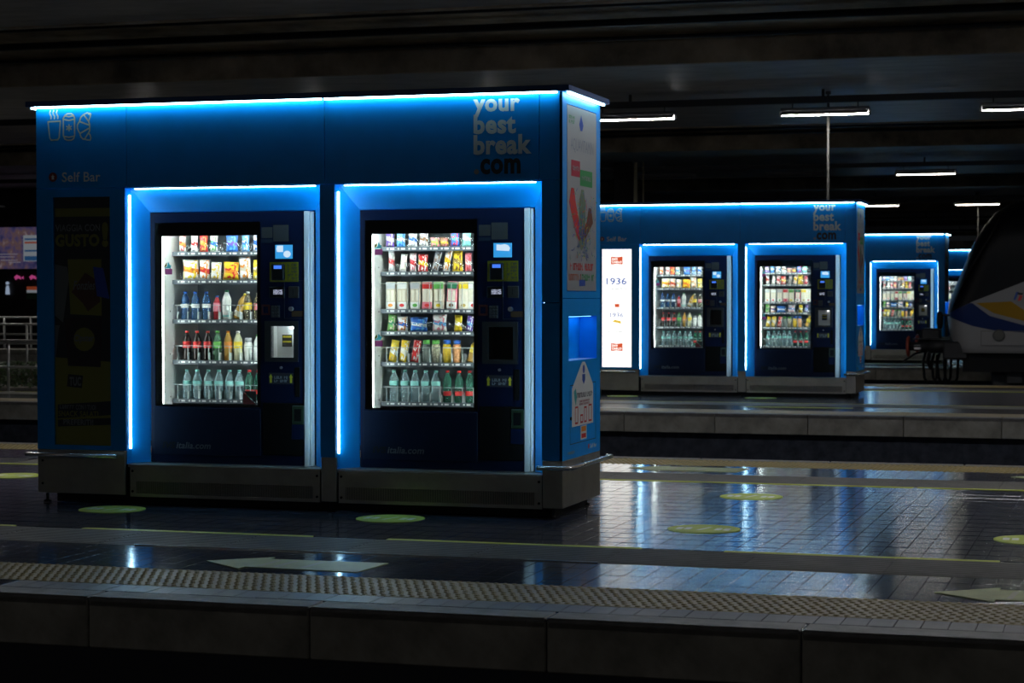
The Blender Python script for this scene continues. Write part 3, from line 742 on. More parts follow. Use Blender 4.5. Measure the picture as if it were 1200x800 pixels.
def guard_mesh(n, p0, pp, h):
    b = MB(); b.box(.098, .828, .372, .376, h, h+.005, CLEARP)
    for i in range(n+1):
        x = p0+(i-.5)*pp
        if x < .828: b.box(x-.0018, x+.0018, .372, .376, .014, h, CLEARP); b.box(x-.001, x+.001, .376, .70, .012, .07, CLEARP)
    return b
CLEARP = clear('clear_acrylic', (.9, .95, .95), (.75, .82, .82), .55)
def door_mesh():
    b = window_frame(.004, .870, .296, 2.086, .038, .86, .70, 2.016, .20, .24, NAVY); c = window_frame(.870, 1.197, .296, 2.086, .944, 1.119, 1.056, 1.278, .20, .24, NAVY)
    o = b.pts(c.v)
    for f in c.f: b.face([o+k for k in f], NAVY)
    return b
def build_machine(i, kind, lit):
    kx = KX[i]+(.802 if kind == 'A' else 2.415)
    sh = SHELF_A if kind == 'A' else SHELF_B
    nm = 'five-shelf' if kind == 'A' else 'six-shelf'
    desc = 'navy glass-fronted vending machine with %s shelves in the %s kiosk' % ('five' if kind == 'A' else 'six', KN[i])
    if i == 0 and kind == 'A': desc += ', its side bin lit'
    t = thing('vending_machine', desc, 'vending machine', (kx, KY[i], 0), group='vending machines in the kiosks')
    part('cabinet', 'm_cab', lambda: MB().box(.03, 1.235, .25, .27, .295, .68, NAVY2).box(.03, .05, .25, .93, .30, 2.08, NAVY2).box(1.215, 1.235, .25, .93, .30, 2.08, NAVY2)
         .box(.05, 1.215, .91, .93, .30, 2.08, NAVY2).box(.05, 1.215, .25, .91, 2.06, 2.08, NAVY2).box(.05, 1.215, .25, .91, .295, .32, NAVY2).box(.86, .88, .25, .91, .32, 2.06, NAVY2), t)
    part('door', 'm_door', lambda: door_mesh(), t)
    part('lower_panel', 'm_low', CB(.028, .862, .194, .201, .352, .692, NAVY2, .003), t)
    part('hinge_profile', 'm_hinge', CB(1.199, 1.238, .185, .24, .292, 2.086, ALU, .004), t, label='pale aluminium door edge')
    part('hinge_profile', 'm_hinge2', CB(1.243, 1.256, .19, .24, .296, 2.084, ALU, .003), t)
    part('window_border', 'm_border', lambda: window_frame(.038, .86, .70, 2.016, .089, .832, .712, 1.92, .206, .214, BLACK), t)
    part('window_pane', 'm_glass', B(.04, .858, .2005, .2035, .702, 2.014, GLASS), t)
    part('inner_wall', 'm_inner', B(.066, .086, .24, .80, .70, 1.96, WHITE), t, label='white lit inner side wall')
    part('inner_wall', 'm_inner2', B(.834, .852, .24, .80, .70, 1.96, WHITE), t)
    part('inner_back', 'm_back', B(.086, .834, .80, .82, .70, 1.96, mat('case_back', (.24, .27, .30), .6)), t)
    part('inner_floor', 'm_floor', B(.086, .834, .24, .80, .68, .70, mat('case_floor', (.16, .18, .2), .4)), t)
    part('inner_top', 'm_top', B(.066, .852, .24, .82, 1.96, 1.975, WHITE), t)
    part('case_light', 'm_ledl', B(.072, .088, .222, .236, .73, 1.91, CASELED), t)
    part('case_light', 'm_ledr', B(.832, .848, .222, .236, .73, 1.91, CASELED), t)
    part('case_light', 'm_ledt', B(.11, .81, .222, .236, 1.926, 1.94, CASELED), t)
    for q in range(4): part('wall_screw', 'm_screw%d' % q, lambda: MB().tube([(.085, .345, .76+q*.31), (.0875, .345, .76+q*.31)], .006, BLACK, 6), t)
    pp = LANEP[kind]
    for s, z in enumerate(sh):
        tr = part('tray', 'm_tray', tray_mesh, t, (0, 0, z))
        part('price_strip', 'm_strip'+kind, lambda: strip_mesh(9, LANE0[kind], pp), tr)
        coils = (s < 2) if kind == 'A' else (s in (0, 1, 3))
        if coils:
            for q in range(8): part('spiral_coil', 'm_coil', coil_mesh, tr, (LANE0[kind]+q*pp, .385, .012))
        else:
            h = .115 if kind == 'A' else (.19 if s == 2 else .115)
            part('guard_bar', 'm_guard%s%d' % (kind, h*1000), lambda: guard_mesh(8, LANE0[kind], pp, h), tr)
    # control column
    y = .198
    sc = part('touch_screen', 'm_scr', B(.979, 1.108, y-.006, y+.004, 1.753, 1.85, SCREEN), t, label='small glowing blue screen')
    part('screen_print', 'm_scrp%s' % kind, lambda: (MB().poly([(.987+.022+.022*math.cos(a*PI/6), 1.80+.022+.02*math.sin(a*PI/6)) for a in range(12)], y-.007, SCREENW).poly([(.992, 1.80), (1.04, 1.80), (1.04, 1.845), (.992, 1.845)], y-.0075, SCREENW)
         .poly([(1.07+.028*math.cos(a*PI/8), 1.785+.024*math.sin(a*PI/8)) for a in range(16)], y-.008, SCREENW)) if kind == 'A' else
         MB().poly([(1.0, 1.80), (1.09, 1.795), (1.098, 1.815), (1.085, 1.835), (1.06, 1.843), (1.03, 1.838), (1.0, 1.842)], y-.007, SCREENW), sc)
    part('instruction_sticker', 'm_ystk', B(.933, 1.153, y, y+.003, 1.59, 1.729, STICKO), t)
    fine_print(t, 'ys', DARKP, 1.07, 1.145, 1.60, 1.72, y-.001, 'y', 5, 2)
    cr = part('card_reader', 'm_card', CB(.957, 1.052, y-.03, y+.002, 1.60, 1.715, BLACK, .006), t)
    part('reader_display', 'm_cardl', B(.978, 1.037, y-.032, y-.029, 1.681, 1.705, LCD), cr)
    dp = part('price_display', 'm_disp', CB(.932, 1.049, y-.008, y+.002, 1.476, 1.555, BLACK, .004), t)
    fine_print(dp, 'dp', LCDW, .965, 1.035, 1.500, 1.535, y-.010, 'y', 3, 1)
    cs = part('coin_slot', 'm_coin', CB(1.078, 1.158, y-.006, y+.002, 1.476, 1.558, mat('dull_metal', (.02, .016, .013), .6, metal=.2), .004), t)
    part('slot', 'm_coins', B(1.112, 1.118, y-.0075, y-.005, 1.50, 1.54, BLACK), cs)
    part('coin_panel', 'm_cpan', lambda: window_frame(1.042, 1.192, 1.33, 1.60, 1.046, 1.188, 1.334, 1.596, y, y+.003, GREYV if 0 else SATIN), t)
    part('coin_lever', 'm_lev', lambda: MB().tube([(1.10, y+.002, 1.40), (1.10, y-.02, 1.40)], .016, STEEL, 10), t)
    part('price_sticker', 'm_psk', B(1.10, 1.185, y, y+.003, 1.345, 1.385, ORANGE if 0 else mat('dull_orange', (.05, .025, .01), .7, spec=.2)), t)
    part('notice_sticker', 'm_n1', B(.872, .955, y, y+.003, 1.90, 1.975, STICKY), t); part('notice_sticker', 'm_n2', B(.962, 1.078, y, y+.003, 1.875, 1.99, STICKY), t)
    part('notice_sticker', 'm_n3', lambda: window_frame(.868, .935, 1.355, 1.43, .882, .921, 1.37, 1.415, y, y+.003, mat('dull_red', (.05, .01, .01), .7, spec=.2)), t)
    part('notice_sticker', 'm_n4', B(.868, .955, y, y+.003, 1.865, 1.89, mat('dull_blue', (.012, .022, .04), .7, spec=.2)), t)
    kp = part('keypad', 'm_kp', B(.945, 1.010, y-.003, y+.003, 1.338, 1.424, SATIN), t)
    for r in range(4):
        for c in range(3): part('key', 'm_key', lambda: MB().cbox(-.008, .008, -.004, 0, -.008, .008, STICKY, .002), kp, (.957+c*.0205, y-.003, 1.349+r*.0215))
    # hot drink / retrieval bin
    part('bin_frame', 'm_binf', lambda: window_frame(.898, 1.152, 1.026, 1.314, .944, 1.119, 1.056, 1.278, y-.012, y+.004, mat('bin_surround', (.02, .02, .02), .5, metal=.3)), t)
    lm = BINLED if lit == 2 else BINLOW
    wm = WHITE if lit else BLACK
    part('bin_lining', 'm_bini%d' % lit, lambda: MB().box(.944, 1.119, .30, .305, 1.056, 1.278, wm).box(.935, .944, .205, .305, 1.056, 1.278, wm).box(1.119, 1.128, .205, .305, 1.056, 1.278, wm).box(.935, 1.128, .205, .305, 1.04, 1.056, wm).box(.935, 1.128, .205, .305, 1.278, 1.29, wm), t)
    if lit:
        part('bin_lamp', 'm_binl%d' % lit, lambda: MB().lathe([(.010, 0), (.013, .008), (.010, .014)], lm, 10, (1.085, .235, 1.258)), t)
        bs = part('bin_notice', 'm_binn', B(.985, 1.06, .297, .300, 1.13, 1.215, STICKY), t)
        for q, z in enumerate((1.195, 1.16)): part('printed_band', 'm_binn%d' % q, B(.99, 1.055, .2955, .297, z, z+.012, YEL), bs)
    part('bin_flap', 'm_binp', B(.944, 1.119, .200, .203, 1.056, 1.278, GLASS), t)
    ar = part('arrow_sticker', 'm_arr', B(.923, 1.112, y, y+.003, .868, .948, DARKP), t)
    for x in (.94, 1.094): part('printed_arrow', 'm_arr%d' % (x*1000), lambda: MB().poly([(x-.008, .878), (x+.008, .878), (x+.008, .915), (x+.014, .915), (x, .94), (x-.014, .915), (x-.008, .915)], y-.001, YEL), ar)
    fine_print(ar, 'ar2', GREYV, .965, 1.07, .878, .928, y-.001, 'y', 2, 2)
    part('lock', 'm_lock', lambda: MB().tube([(1.02, y+.002, .985), (1.02, y-.008, .985)], .010, STEEL, 10), t)
    part('return_slot', 'm_ret', CB(1.126, 1.164, y-.006, y+.002, .78, .99, DKBROWN, .003), t)
    part('air_panel', 'm_air', CB(.877, 1.188, y-.004, y+.002, .365, .735, DKBROWN, .004), t)
    cb = part('coin_cup', 'm_cup', CB(1.105, 1.197, y-.010, y, .588, .719, mat('coin_cup_green', (.012, .03, .014), .4), .004), t)
    part('cup_hole', 'm_cuph', B(1.122, 1.175, y-.0115, y-.0095, .61, .695, BLACK), cb)
    part('cover_plate', 'm_cpl', CB(1.10, 1.195, y-.008, y, .48, .585, NAVY, .003), t)
    lt = .193
    if 'let_iv' not in CACHE: CACHE['let_iv'] = text_mesh('IVS', BLACK, .095, .20, .398, .445, lt, bold=.05, skew=.2)
    obj('lettering', CACHE['let_iv'], t)
    if 'let_it' not in CACHE: CACHE['let_it'] = text_mesh('italia.com', mat('grey_letter', (.07, .075, .085), .5), .205, .475, .398, .445, lt, bold=.02, skew=.2)
    obj('lettering', CACHE['let_it'], t)
    # stickers on the glass
    def parrot(x, z):
        def f(): return MB().poly([(x-.03, z), (x-.005, z+.012), (x+.005, z+.045), (x+.018, z+.02), (x+.03, z+.025), (x+.02, z)], .1995, TEAL, 'y').poly([(x-.022, z-.045), (x+.035, z-.045), (x+.035, z-.005), (x-.022, z-.005)], .1995, PINK, 'y').poly([(x-.03, z+.004), (x-.008, z+.014), (x-.004, z+.04), (x-.018, z+.026)], .1990, STICKO, 'y')
        return f
    if kind == 'A':
        part('glass_sticker', 'm_par0', parrot(.14, 1.69), t)
        part('glass_sticker', 'm_tri', lambda: MB().poly([(.725, .722), (.825, .722), (.725, .81)], .1995, mat('dark_red_sticker', (.16, .02, .02), .6)).poly([(.73, .815), (.828, .815), (.828, .727)], .1995, STICKY), t)
    else:
        part('glass_sticker', 'm_par1', parrot(.135, 1.82), t); part('glass_sticker', 'm_par2', parrot(.135, 1.185), t)
    return t
for i, kind, lit in ((0, 'A', 2), (0, 'B', 0), (1, 'A', 0), (1, 'B', 1), (2, 'A', 0), (2, 'B', 1), (3, 'B', 0)):
    if (i, kind) == (2, 'A'): continue        # wholly hidden behind the second kiosk
    build_machine(i, kind, lit)

# ------------------------------------------------------------------ goods on the trays
def bag_mesh(w, h, d, m):
    def f():
        b = MB(); nx, nz = 7, 9; idx = {}
        for side in (-1, 1):
            for j in range(nz+1):
                for i in range(nx+1):
                    u, v = i/nx*2-1, j/nz
                    edge = max(0, 1-u**4)**.5*max(0, 1-(2*v-1)**6)**.6
                    pinch = 1-.10*math.sin(v*PI)
                    zz = v*h
                    idx[side, i, j] = b.pts([(u*w/2*pinch, side*(d/2*edge+.0006)+.002*math.sin(9*u+5*v), zz)])
            for j in range(nz):
                for i in range(nx):
                    b.face([idx[side, i, j], idx[side, i+1, j], idx[side, i+1, j+1], idx[side, i, j+1]], m, 0 < j < nz-1)
        for j in range(nz):
            for i in (0, nx): b.face([idx[-1, i, j], idx[1, i, j], idx[1, i, j+1], idx[-1, i, j+1]], m)
        for i in range(nx):
            for j in (0, nz): b.face([idx[-1, i, j], idx[1, i, j], idx[1, i+1, j], idx[-1, i+1, j]], m)
        return b
    return f
def prof(h, r):
    return [(r*.86, 0), (r*.97, .006), (r, .014), (r, h*.10), (r*.95, h*.14), (r, h*.18), (r, h*.30), (r*.93, h*.36), (r*.96, h*.40), (r*.96, h*.56), (r, h*.60), (r, h*.66), (r*.85, h*.75), (r*.55, h*.85), (r*.40, h*.90), (r*.40, h*.94)]
def colour(name, c): return mat('print_'+name, c, .4)
PAL = dict(white=(.80, .80, .78), red=(.62, .03, .03), blue=(.03, .14, .55), lblue=(.12, .38, .70), yellow=(.80, .58, .03), orange=(.75, .26, .03), green=(.12, .42, .08), dgreen=(.03, .20, .09), purple=(.16, .08, .42),
           brown=(.22, .11, .05), silver=(.45, .47, .5), beige=(.62, .54, .40), pink=(.72, .22, .28), aqua=(.25, .62, .58), cream=(.75, .70, .58), black=(.03, .03, .03), grey=(.3, .31, .33), gold=(.5, .36, .1))
BOT = dict(water=clear('clear_water_bottle', (.86, .95, .97), (.55, .72, .76), .30, .08), bluew=clear('blue_water_bottle', (.35, .55, .85), (.10, .22, .42), .45, .08), cola=mat('cola_bottle', (.018, .010, .008), .08),
           colag=clear('green_glass_bottle', (.30, .62, .48), (.05, .20, .14), .50, .06), sprite=clear('green_clear_bottle', (.6, .9, .7), (.35, .6, .42), .35, .08), tea=mat('amber_drink_bottle', (.45, .26, .06), .15), lemon=mat('pale_lemon_bottle', (.62, .62, .40), .2),
           milk=mat('white_milk_bottle', (.75, .77, .74), .35), redb=mat('red_juice_bottle', (.42, .03, .04), .25), dew=clear('smoke_bottle', (.8, .8, .75), (.4, .36, .25), .35, .08), jar=clear('clear_jar', (.9, .95, .92), (.6, .66, .62), .4, .08), juice=mat('yellow_juice_bottle', (.72, .48, .04), .2), salad=mat('mixed_snack_jar', (.45, .42, .3), .3, noise=.7, nscale=60), peach=mat('peach_snack_jar', (.65, .30, .12), .3, noise=.6, nscale=60))
def bottle(name, h, r, body, cap, lab, z0, z1):
    key = 'bt_%s_%s_%s_%d_%d' % (body, cap, lab, h*1000, r*1000)
    def make(label, cat, loc, rot, grp):
        if key not in CACHE: CACHE[key] = MB().lathe(prof(h, r), BOT[body], 14).mesh(name)
        o = obj(name, CACHE[key], None, loc, rot); tag(o, label, cat, grp)
        part('cap', key+'c', lambda: MB().lathe([(r*.46, h*.93), (r*.46, h*.995), (r*.36, h)], colour(cap, PAL[cap]), 12), o)
        if lab: part('label_band', key+'l', lambda: MB().lathe([(r*1.012, h*z0), (r*1.012, h*z1)], colour(lab, PAL[lab]), 14, caps=False), o)
        return o
    return make
def jar(name, h, r, body, cap):
    key = 'jr_%s_%s' % (body, cap)
    def make(label, cat, loc, rot, grp):
        if key not in CACHE: CACHE[key] = MB().lathe([(r*.8, 0), (r*.9, .005), (r, h*.2), (r, h*.74), (r*.8, h*.82)], BOT[body], 14).mesh(name)
        o = obj(name, CACHE[key], None, loc, rot); tag(o, label, cat, grp)
        part('lid', key+'c', lambda: MB().lathe([(r*.86, h*.82), (r*.86, h*.98), (r*.8, h)], colour(cap, PAL[cap]), 14), o)
        return o
    return make
def packet(name, w, h, d, a, b_, c):
    key = 'bg_%d_%d_%s_%s_%s' % (w*1000, h*1000, a, b_, c)
    def make(label, cat, loc, rot, grp):
        if key not in CACHE: CACHE[key] = bag_mesh(w, h, d, wrapper(PAL[a], PAL[b_], PAL[c]))().mesh(name)
        return tag(obj(name, CACHE[key], None, loc, rot), label, cat, grp)
    return make
def sandwich(name, w, h, top, fill, foot, spot):
    key = 'sw_%s_%s_%s_%s' % (top, fill, foot, spot)
    def make(label, cat, loc, rot, grp):
        if key not in CACHE: CACHE[key] = MB().cbox(-w/2, w/2, 0, .05, 0, h, colour(fill, PAL[fill]), .006).mesh(name)
        o = obj(name, CACHE[key], None, loc, rot); tag(o, label, cat, grp)
        part('top_label', key+'t', lambda: MB().cbox(-w/2+.002, w/2-.002, -.003, .01, h*.74, h*.97, colour(top, PAL[top]), .002), o)
        part('foot_label', key+'f', lambda: MB().cbox(-w/2+.002, w/2-.002, -.003, .01, h*.02, h*.27, colour(foot, PAL[foot]), .002), o)
        part('printed_spot', key+'s', lambda: MB().poly([(.018*math.cos(q*PI/6), h*.15+.012*math.sin(q*PI/6)) for q in range(12)], -.0036, colour(spot, PAL[spot])), o)
        part('slice', key+'b', lambda: MB().cbox(-w*.36, -w*.05, -.0022, .01, h*.30, h*.70, colour('cream', PAL['cream']), .002).cbox(w*.05, w*.36, -.0022, .01, h*.30, h*.70, colour('cream', PAL['cream']), .002), o)
        return o
    return make
G = []   # kind, shelf, px, maker, words, category, lean
def g(kind, shelf, px, maker, words, cat, lean=0, turn=0): G.append((kind, shelf, px, maker, words, cat, lean, turn))
pk = lambda w, h, a, b_, c: packet('snack_packet', w, h, .035, a, b_, c)
g('A', 0, 212, pk(.058, .125, 'white', 'orange', 'red'), 'white and orange snack packet', 'snack')
g('A', 0, 226, pk(.056, .13, 'white', 'red', 'white'), 'white and red snack packet', 'snack')
g('A', 0, 237, pk(.066, .13, 'red', 'orange', 'gold'), 'red and orange snack packet', 'snack')
g('A', 0, 249, pk(.062, .13, 'white', 'blue', 'green'), 'white and blue snack packet', 'snack')
g('A', 0, 270, pk(.095, .13, 'blue', 'purple', 'lblue'), 'wide deep-blue snack packet', 'snack')
g('A', 0, 286, pk(.06, .13, 'lblue', 'blue', 'white'), 'light blue snack packet', 'snack')
g('A', 0, 299, pk(.055, .13, 'white', 'blue', 'blue'), 'blue and white snack packet', 'snack')
cb_ = lambda w, h, a, b_, c: packet('crisp_bag', w, h, .05, a, b_, c)
g('A', 1, 222, cb_(.13, .15, 'white', 'orange', 'yellow'), 'wide white and orange crisp bag', 'crisps', 0, .1)
g('A', 1, 238, cb_(.085, .15, 'white', 'red', 'orange'), 'white and red crisp bag', 'crisps')
g('A', 1, 251, cb_(.085, .13, 'white', 'cream', 'yellow'), 'plain white crisp bag', 'crisps', .05)
g('A', 1, 268.5, cb_(.125, .13, 'yellow', 'orange', 'red'), 'yellow and orange crisp bag', 'crisps', .04)
g('A', 1, 286, cb_(.095, .17, 'white', 'beige', 'orange'), 'tall white crisp bag', 'crisps', -.06)
g('A', 1, 299.5, cb_(.07, .145, 'yellow', 'gold', 'white'), 'yellow crisp bag', 'crisps')
for px in (214, 226, 239): g('A', 2, px, bottle('water_bottle', .205, .031, 'bluew', 'blue', 'white', .42, .56), 'blue water bottle with white label', 'bottle')
g('A', 2, 251.5, bottle('juice_bottle', .175, .027, 'redb', 'blue', 'pink', .35, .7), 'red juice bottle with blue cap', 'bottle')
g('A', 2, 263, bottle('milk_bottle', .215, .033, 'milk', 'dgreen', 'aqua', .10, .16), 'white milk bottle with green cap', 'bottle')
g('A', 2, 274.5, bottle('juice_bottle', .19, .030, 'tea', 'yellow', 'cream', .1, .3), 'amber juice bottle leaning over', 'bottle', .38)
g('A', 2, 287.5, bottle('tea_bottle', .205, .031, 'dew', 'white', 'yellow', .36, .60), 'tea bottle with yellow label', 'bottle')
g('A', 2, 299.5, bottle('tea_bottle', .195, .031, 'dew', 'white', 'pink', .36, .60), 'tea bottle with pink label', 'bottle')
for px in (216, 228, 240.5): g('A', 3, px, bottle('cola_bottle', .215, .031, 'cola', 'red', 'red', .42, .64), 'dark cola bottle with red label', 'bottle')
g('A', 3, 252, bottle('soda_bottle', .215, .031, 'sprite', 'green', 'green', .42, .64), 'clear soda bottle with green label', 'bottle')
g('A', 3, 264.5, bottle('soda_bottle', .215, .031, 'tea', 'orange', 'orange', .42, .64), 'orange soda bottle', 'bottle')
g('A', 3, 276, bottle('soda_bottle', .215, .031, 'lemon', 'white', 'yellow', .42, .64), 'pale lemon soda bottle', 'bottle')
g('A', 3, 288, jar('drink_can', .165, .029, 'milk', 'silver'), 'slim white drink can', 'can')
g('A', 3, 299, bottle('milk_bottle', .19, .030, 'milk', 'green', 'white', .1, .5), 'white bottle with green cap', 'bottle')
for px in (216, 228, 241, 253.5, 266, 277.5): g('A', 4, px, bottle('water_bottle', .215, .032, 'water', 'aqua', 'aqua', .46, .62), 'clear water bottle with aqua label', 'bottle')
for px in (289, 299.5): g('A', 4, px, bottle('cola_bottle', .215, .031, 'colag', 'red', 'red', .20, .34), 'green glass cola bottle', 'bottle')
for px, a, b_, c, wd in ((455, 'purple', 'white', 'beige', 'purple and white'), (468, 'lblue', 'white', 'blue', 'light blue'), (482, 'white', 'blue', 'silver', 'white and blue'), (495, 'white', 'brown', 'grey', 'white and brown'),
                         (508, 'pink', 'gold', 'green', 'pink and gold'), (519, 'brown', 'yellow', 'pink', 'brown and yellow'), (531.5, 'blue', 'lblue', 'red', 'deep blue'), (545, 'aqua', 'white', 'aqua', 'aqua and white')):
    g('B', 0, px, pk(.068, .068 if px in (508, 519) else .12, a, b_, c), wd+' snack packet', 'snack')
cbar = lambda w, h, a, b_, c: packet('chocolate_bar', w, h, .022, a, b_, c)
for px, a, b_, c, wd, h, ln in ((457, 'white', 'red', 'silver', 'white and red', .15, 0), (470, 'white', 'white', 'cream', 'plain white', .125, .12), (482.5, 'white', 'red', 'pink', 'white and pink', .135, 0), (494, 'red', 'yellow', 'white', 'red and yellow', .125, 0),
                           (508, 'silver', 'grey', 'brown', 'silver', .14, .2), (521, 'white', 'yellow', 'orange', 'white and yellow', .15, .16), (534.5, 'yellow', 'gold', 'brown', 'bright yellow', .145, 0), (547, 'pink', 'white', 'red', 'pink and white', .13, 0)):
    g('B', 1, px, cbar(.05 if px not in (494, 534.5) else .075, h, a, b_, c), wd+' chocolate bar', 'chocolate bar', ln)
for px, tp, fi, fo, sp, wd in ((457, 'silver', 'beige', 'white', 'orange', 'grey-topped'), (470.5, 'white', 'beige', 'white', 'red', 'white-topped'), (486, 'silver', 'beige', 'white', 'green', 'silver-topped'), (500, 'red', 'cream', 'pink', 'red', 'red-topped'),
                               (513.5, 'green', 'beige', 'cream', 'yellow', 'green-topped'), (528, 'dgreen', 'pink', 'white', 'brown', 'dark-green-topped'), (542.5, 'yellow', 'cream', 'cream', 'gold', 'yellow-topped'), (554, 'white', 'cream', 'white', 'red', 'half-hidden white')):
    g('B', 2, px, sandwich('sandwich_pack', .074, .195, tp, fi, fo, sp), wd+' sandwich pack', 'sandwich', .06 if px == 528 else 0)
for px, w_, h, a, b_, c, wd, ln in ((457, .07, .12, 'green', 'dgreen', 'beige', 'green', .05), (470, .075, .105, 'white', 'blue', 'orange', 'white and blue', 0), (489, .13, .10, 'blue', 'white', 'lblue', 'wide blue', 0), (513.5, .105, .12, 'white', 'lblue', 'pink', 'wide white', 0),
                                (535, .058, .115, 'yellow', 'white', 'yellow', 'yellow', .03), (547.5, .05, .11, 'purple', 'lblue', 'white', 'purple', .15)):
    g('B', 3, px, packet('biscuit_packet', w_, h, .035, a, b_, c), wd+' biscuit packet', 'biscuits', ln)
for px, a, b_, c, wd in ((457, 'yellow', 'white', 'gold', 'yellow'), (469, 'yellow', 'cream', 'white', 'pale yellow'), (483.5, 'red', 'red', 'white', 'red')):
    g('B', 4, px, packet('biscuit_packet', .062, .155, .03, a, b_, c), 'leaning %s biscuit tube' % wd, 'biscuits', .2)
for px, bd, cp, wd in ((497.5, 'jar', 'green', 'clear jar with green lid'), (508.5, 'salad', 'green', 'salad jar with green lid'), (521.5, 'juice', 'blue', 'yellow jar with blue lid'), (533, 'peach', 'blue', 'peach jar with blue lid')):
    g('B', 4, px, jar('snack_jar', .16, .030, bd, cp), wd, 'jar')
g('B', 4, 549, bottle('tea_bottle', .17, .030, 'tea', 'yellow', 'yellow', .4, .7), 'amber bottle leaning, yellow label', 'bottle', .3)
for px in (459, 472, 484, 496.5, 508.5): g('B', 5, px, bottle('water_bottle', .225, .033, 'water', 'aqua', 'aqua', .52, .66), 'clear water bottle with aqua label', 'bottle')
for px in (522, 535.5, 548): g('B', 5, px, bottle('cola_bottle', .225, .031, 'colag', 'red', 'red', .22, .36), 'green glass cola bottle', 'bottle')
for i, kind in ((0, 'A'), (0, 'B'), (1, 'A'), (1, 'B'), (2, 'B'), (3, 'B')):
    count = {}
    x0 = KX[i]+(.802 if kind == 'A' else 2.415)
    for (k, s, px, maker, wd, cat, lean, turn) in G:
        if k != kind: continue
        n = count[s] = count.get(s, -1)+1
        if i == 3 and n > 2: continue
        z = (SHELF_A if kind == 'A' else SHELF_B)[s]+.0115
        dep = .42 if cat in ('bottle', 'can', 'jar') else .41
        if cat == 'sandwich': dep = .384
        zz = z+(.03*math.sin(lean) if cat == 'bottle' else .025*abs(math.sin(lean)))
        lab = '%s, %s from white wall, %s shelf, %s machine, %s kiosk' % (wd, ORD[n], ORD[s], 'five-shelf' if kind == 'A' else 'six-shelf', KN[i])
        maker(lab, cat, (x0+lane(kind, px), KY[i]+dep, zz), (0, lean, turn), '%s in the vending machines' % {'bottle': 'bottles', 'can': 'cans', 'jar': 'jars', 'snack': 'snack packets', 'crisps': 'crisp bags', 'chocolate bar': 'chocolate bars', 'sandwich': 'sandwich packs', 'biscuits': 'biscuit packets'}[cat])

# ------------------------------------------------------------------ train
def livery():
    m, N, L, b = nodes('train_livery'); b.inputs['Roughness'].default_value = .4; b.inputs['Specular IOR Level'].default_value = .15
    tc = N.new('ShaderNodeTexCoord'); sp = N.new('ShaderNodeSeparateXYZ'); L.new(tc.outputs['Object'], sp.inputs[0])
    xn = N.new('ShaderNodeMath'); xn.operation = 'MULTIPLY'; xn.inputs[1].default_value = .25; xn.use_clamp = True; L.new(sp.outputs['X'], xn.inputs[0])
    def bound(pts):       # paint edge: height as a function of the distance from the nose
        f = N.new('ShaderNodeFloatCurve'); c = f.mapping.curves[0]; f.mapping.use_clip = False
        P = [((x-4.16)/4, z/2.5) for x, z in pts]
        c.points[0].location = P[0]; c.points[-1].location = P[-1]
        for q in P[1:-1]: c.points.new(*q)
        for q in c.points: q.handle_type = 'VECTOR'
        f.mapping.update(); L.new(xn.outputs[0], f.inputs['Value'])
        mu = N.new('ShaderNodeMath'); mu.operation = 'MULTIPLY'; mu.inputs[1].default_value = 2.5; L.new(f.outputs[0], mu.inputs[0])
        g_ = N.new('ShaderNodeMath'); g_.operation = 'GREATER_THAN'; L.new(sp.outputs['Z'], g_.inputs[0]); L.new(mu.outputs[0], g_.inputs[1])
        return g_.outputs[0]
    col = None
    def over(prev, fac, c):
        x = N.new('ShaderNodeMix'); x.data_type = 'RGBA'; L.new(fac, x.inputs['Factor'])
        if isinstance(prev, tuple): x.inputs['A'].default_value = (*prev, 1)
        else: L.new(prev, x.inputs['A'])
        x.inputs['B'].default_value = (*c, 1); return x.outputs['Result']
    Wt, Bl, Yl, Bk = (.27, .27, .285), (.007, .022, .11), (.32, .18, .008), (.003, .0035, .006)
    c = over(Wt, bound([(4.16, 1.10), (4.27, 1.076), (4.71, .917), (5.10, .838), (5.65, .80), (8.16, .80)]), Bl)
    c = over(c, bound([(4.16, 1.16), (4.27, 1.173), (4.68, 1.366), (5.02, 1.11), (5.645, .937), (6.5, .85), (8.16, .84)]), Wt)
    c = over(c, bound([(4.16, 1.35), (4.77, 1.35), (5.10, 1.159), (5.645, 1.016), (6.3, .93), (8.16, .90)]), Yl)
    c = over(c, bound([(4.16, 1.35), (4.77, 1.352), (5.41, 1.383), (5.645, 1.223), (6.2, .98), (8.16, .90)]), Wt)
    c = over(c, bound([(4.16, 1.16), (4.27, 1.173), (4.68, 1.368), (5.64, 1.749), (6.6, 2.05), (8.16, 2.2)]), Bk)
    L.new(c, b.inputs['Base Color']); return m
LIV = livery()
TY, HW = 27.55, 1.45
prof_x = [(.41, 4.30), (.52, 4.275), (.70, 4.23), (.853, 4.195), (1.02, 4.17), (1.18, 4.161), (1.347, 4.193), (1.55, 4.27), (1.758, 4.352), (2.02, 4.455), (2.283, 4.56), (2.53, 4.67), (2.773, 4.797), (3.064, 5.036), (3.224, 5.274), (3.33, 5.62), (3.43, 6.1), (3.52, 6.8)]
TR = thing('train', 'white, blue and yellow train with a black windscreen nose on the far track', 'train', (4.16, TY, 0))
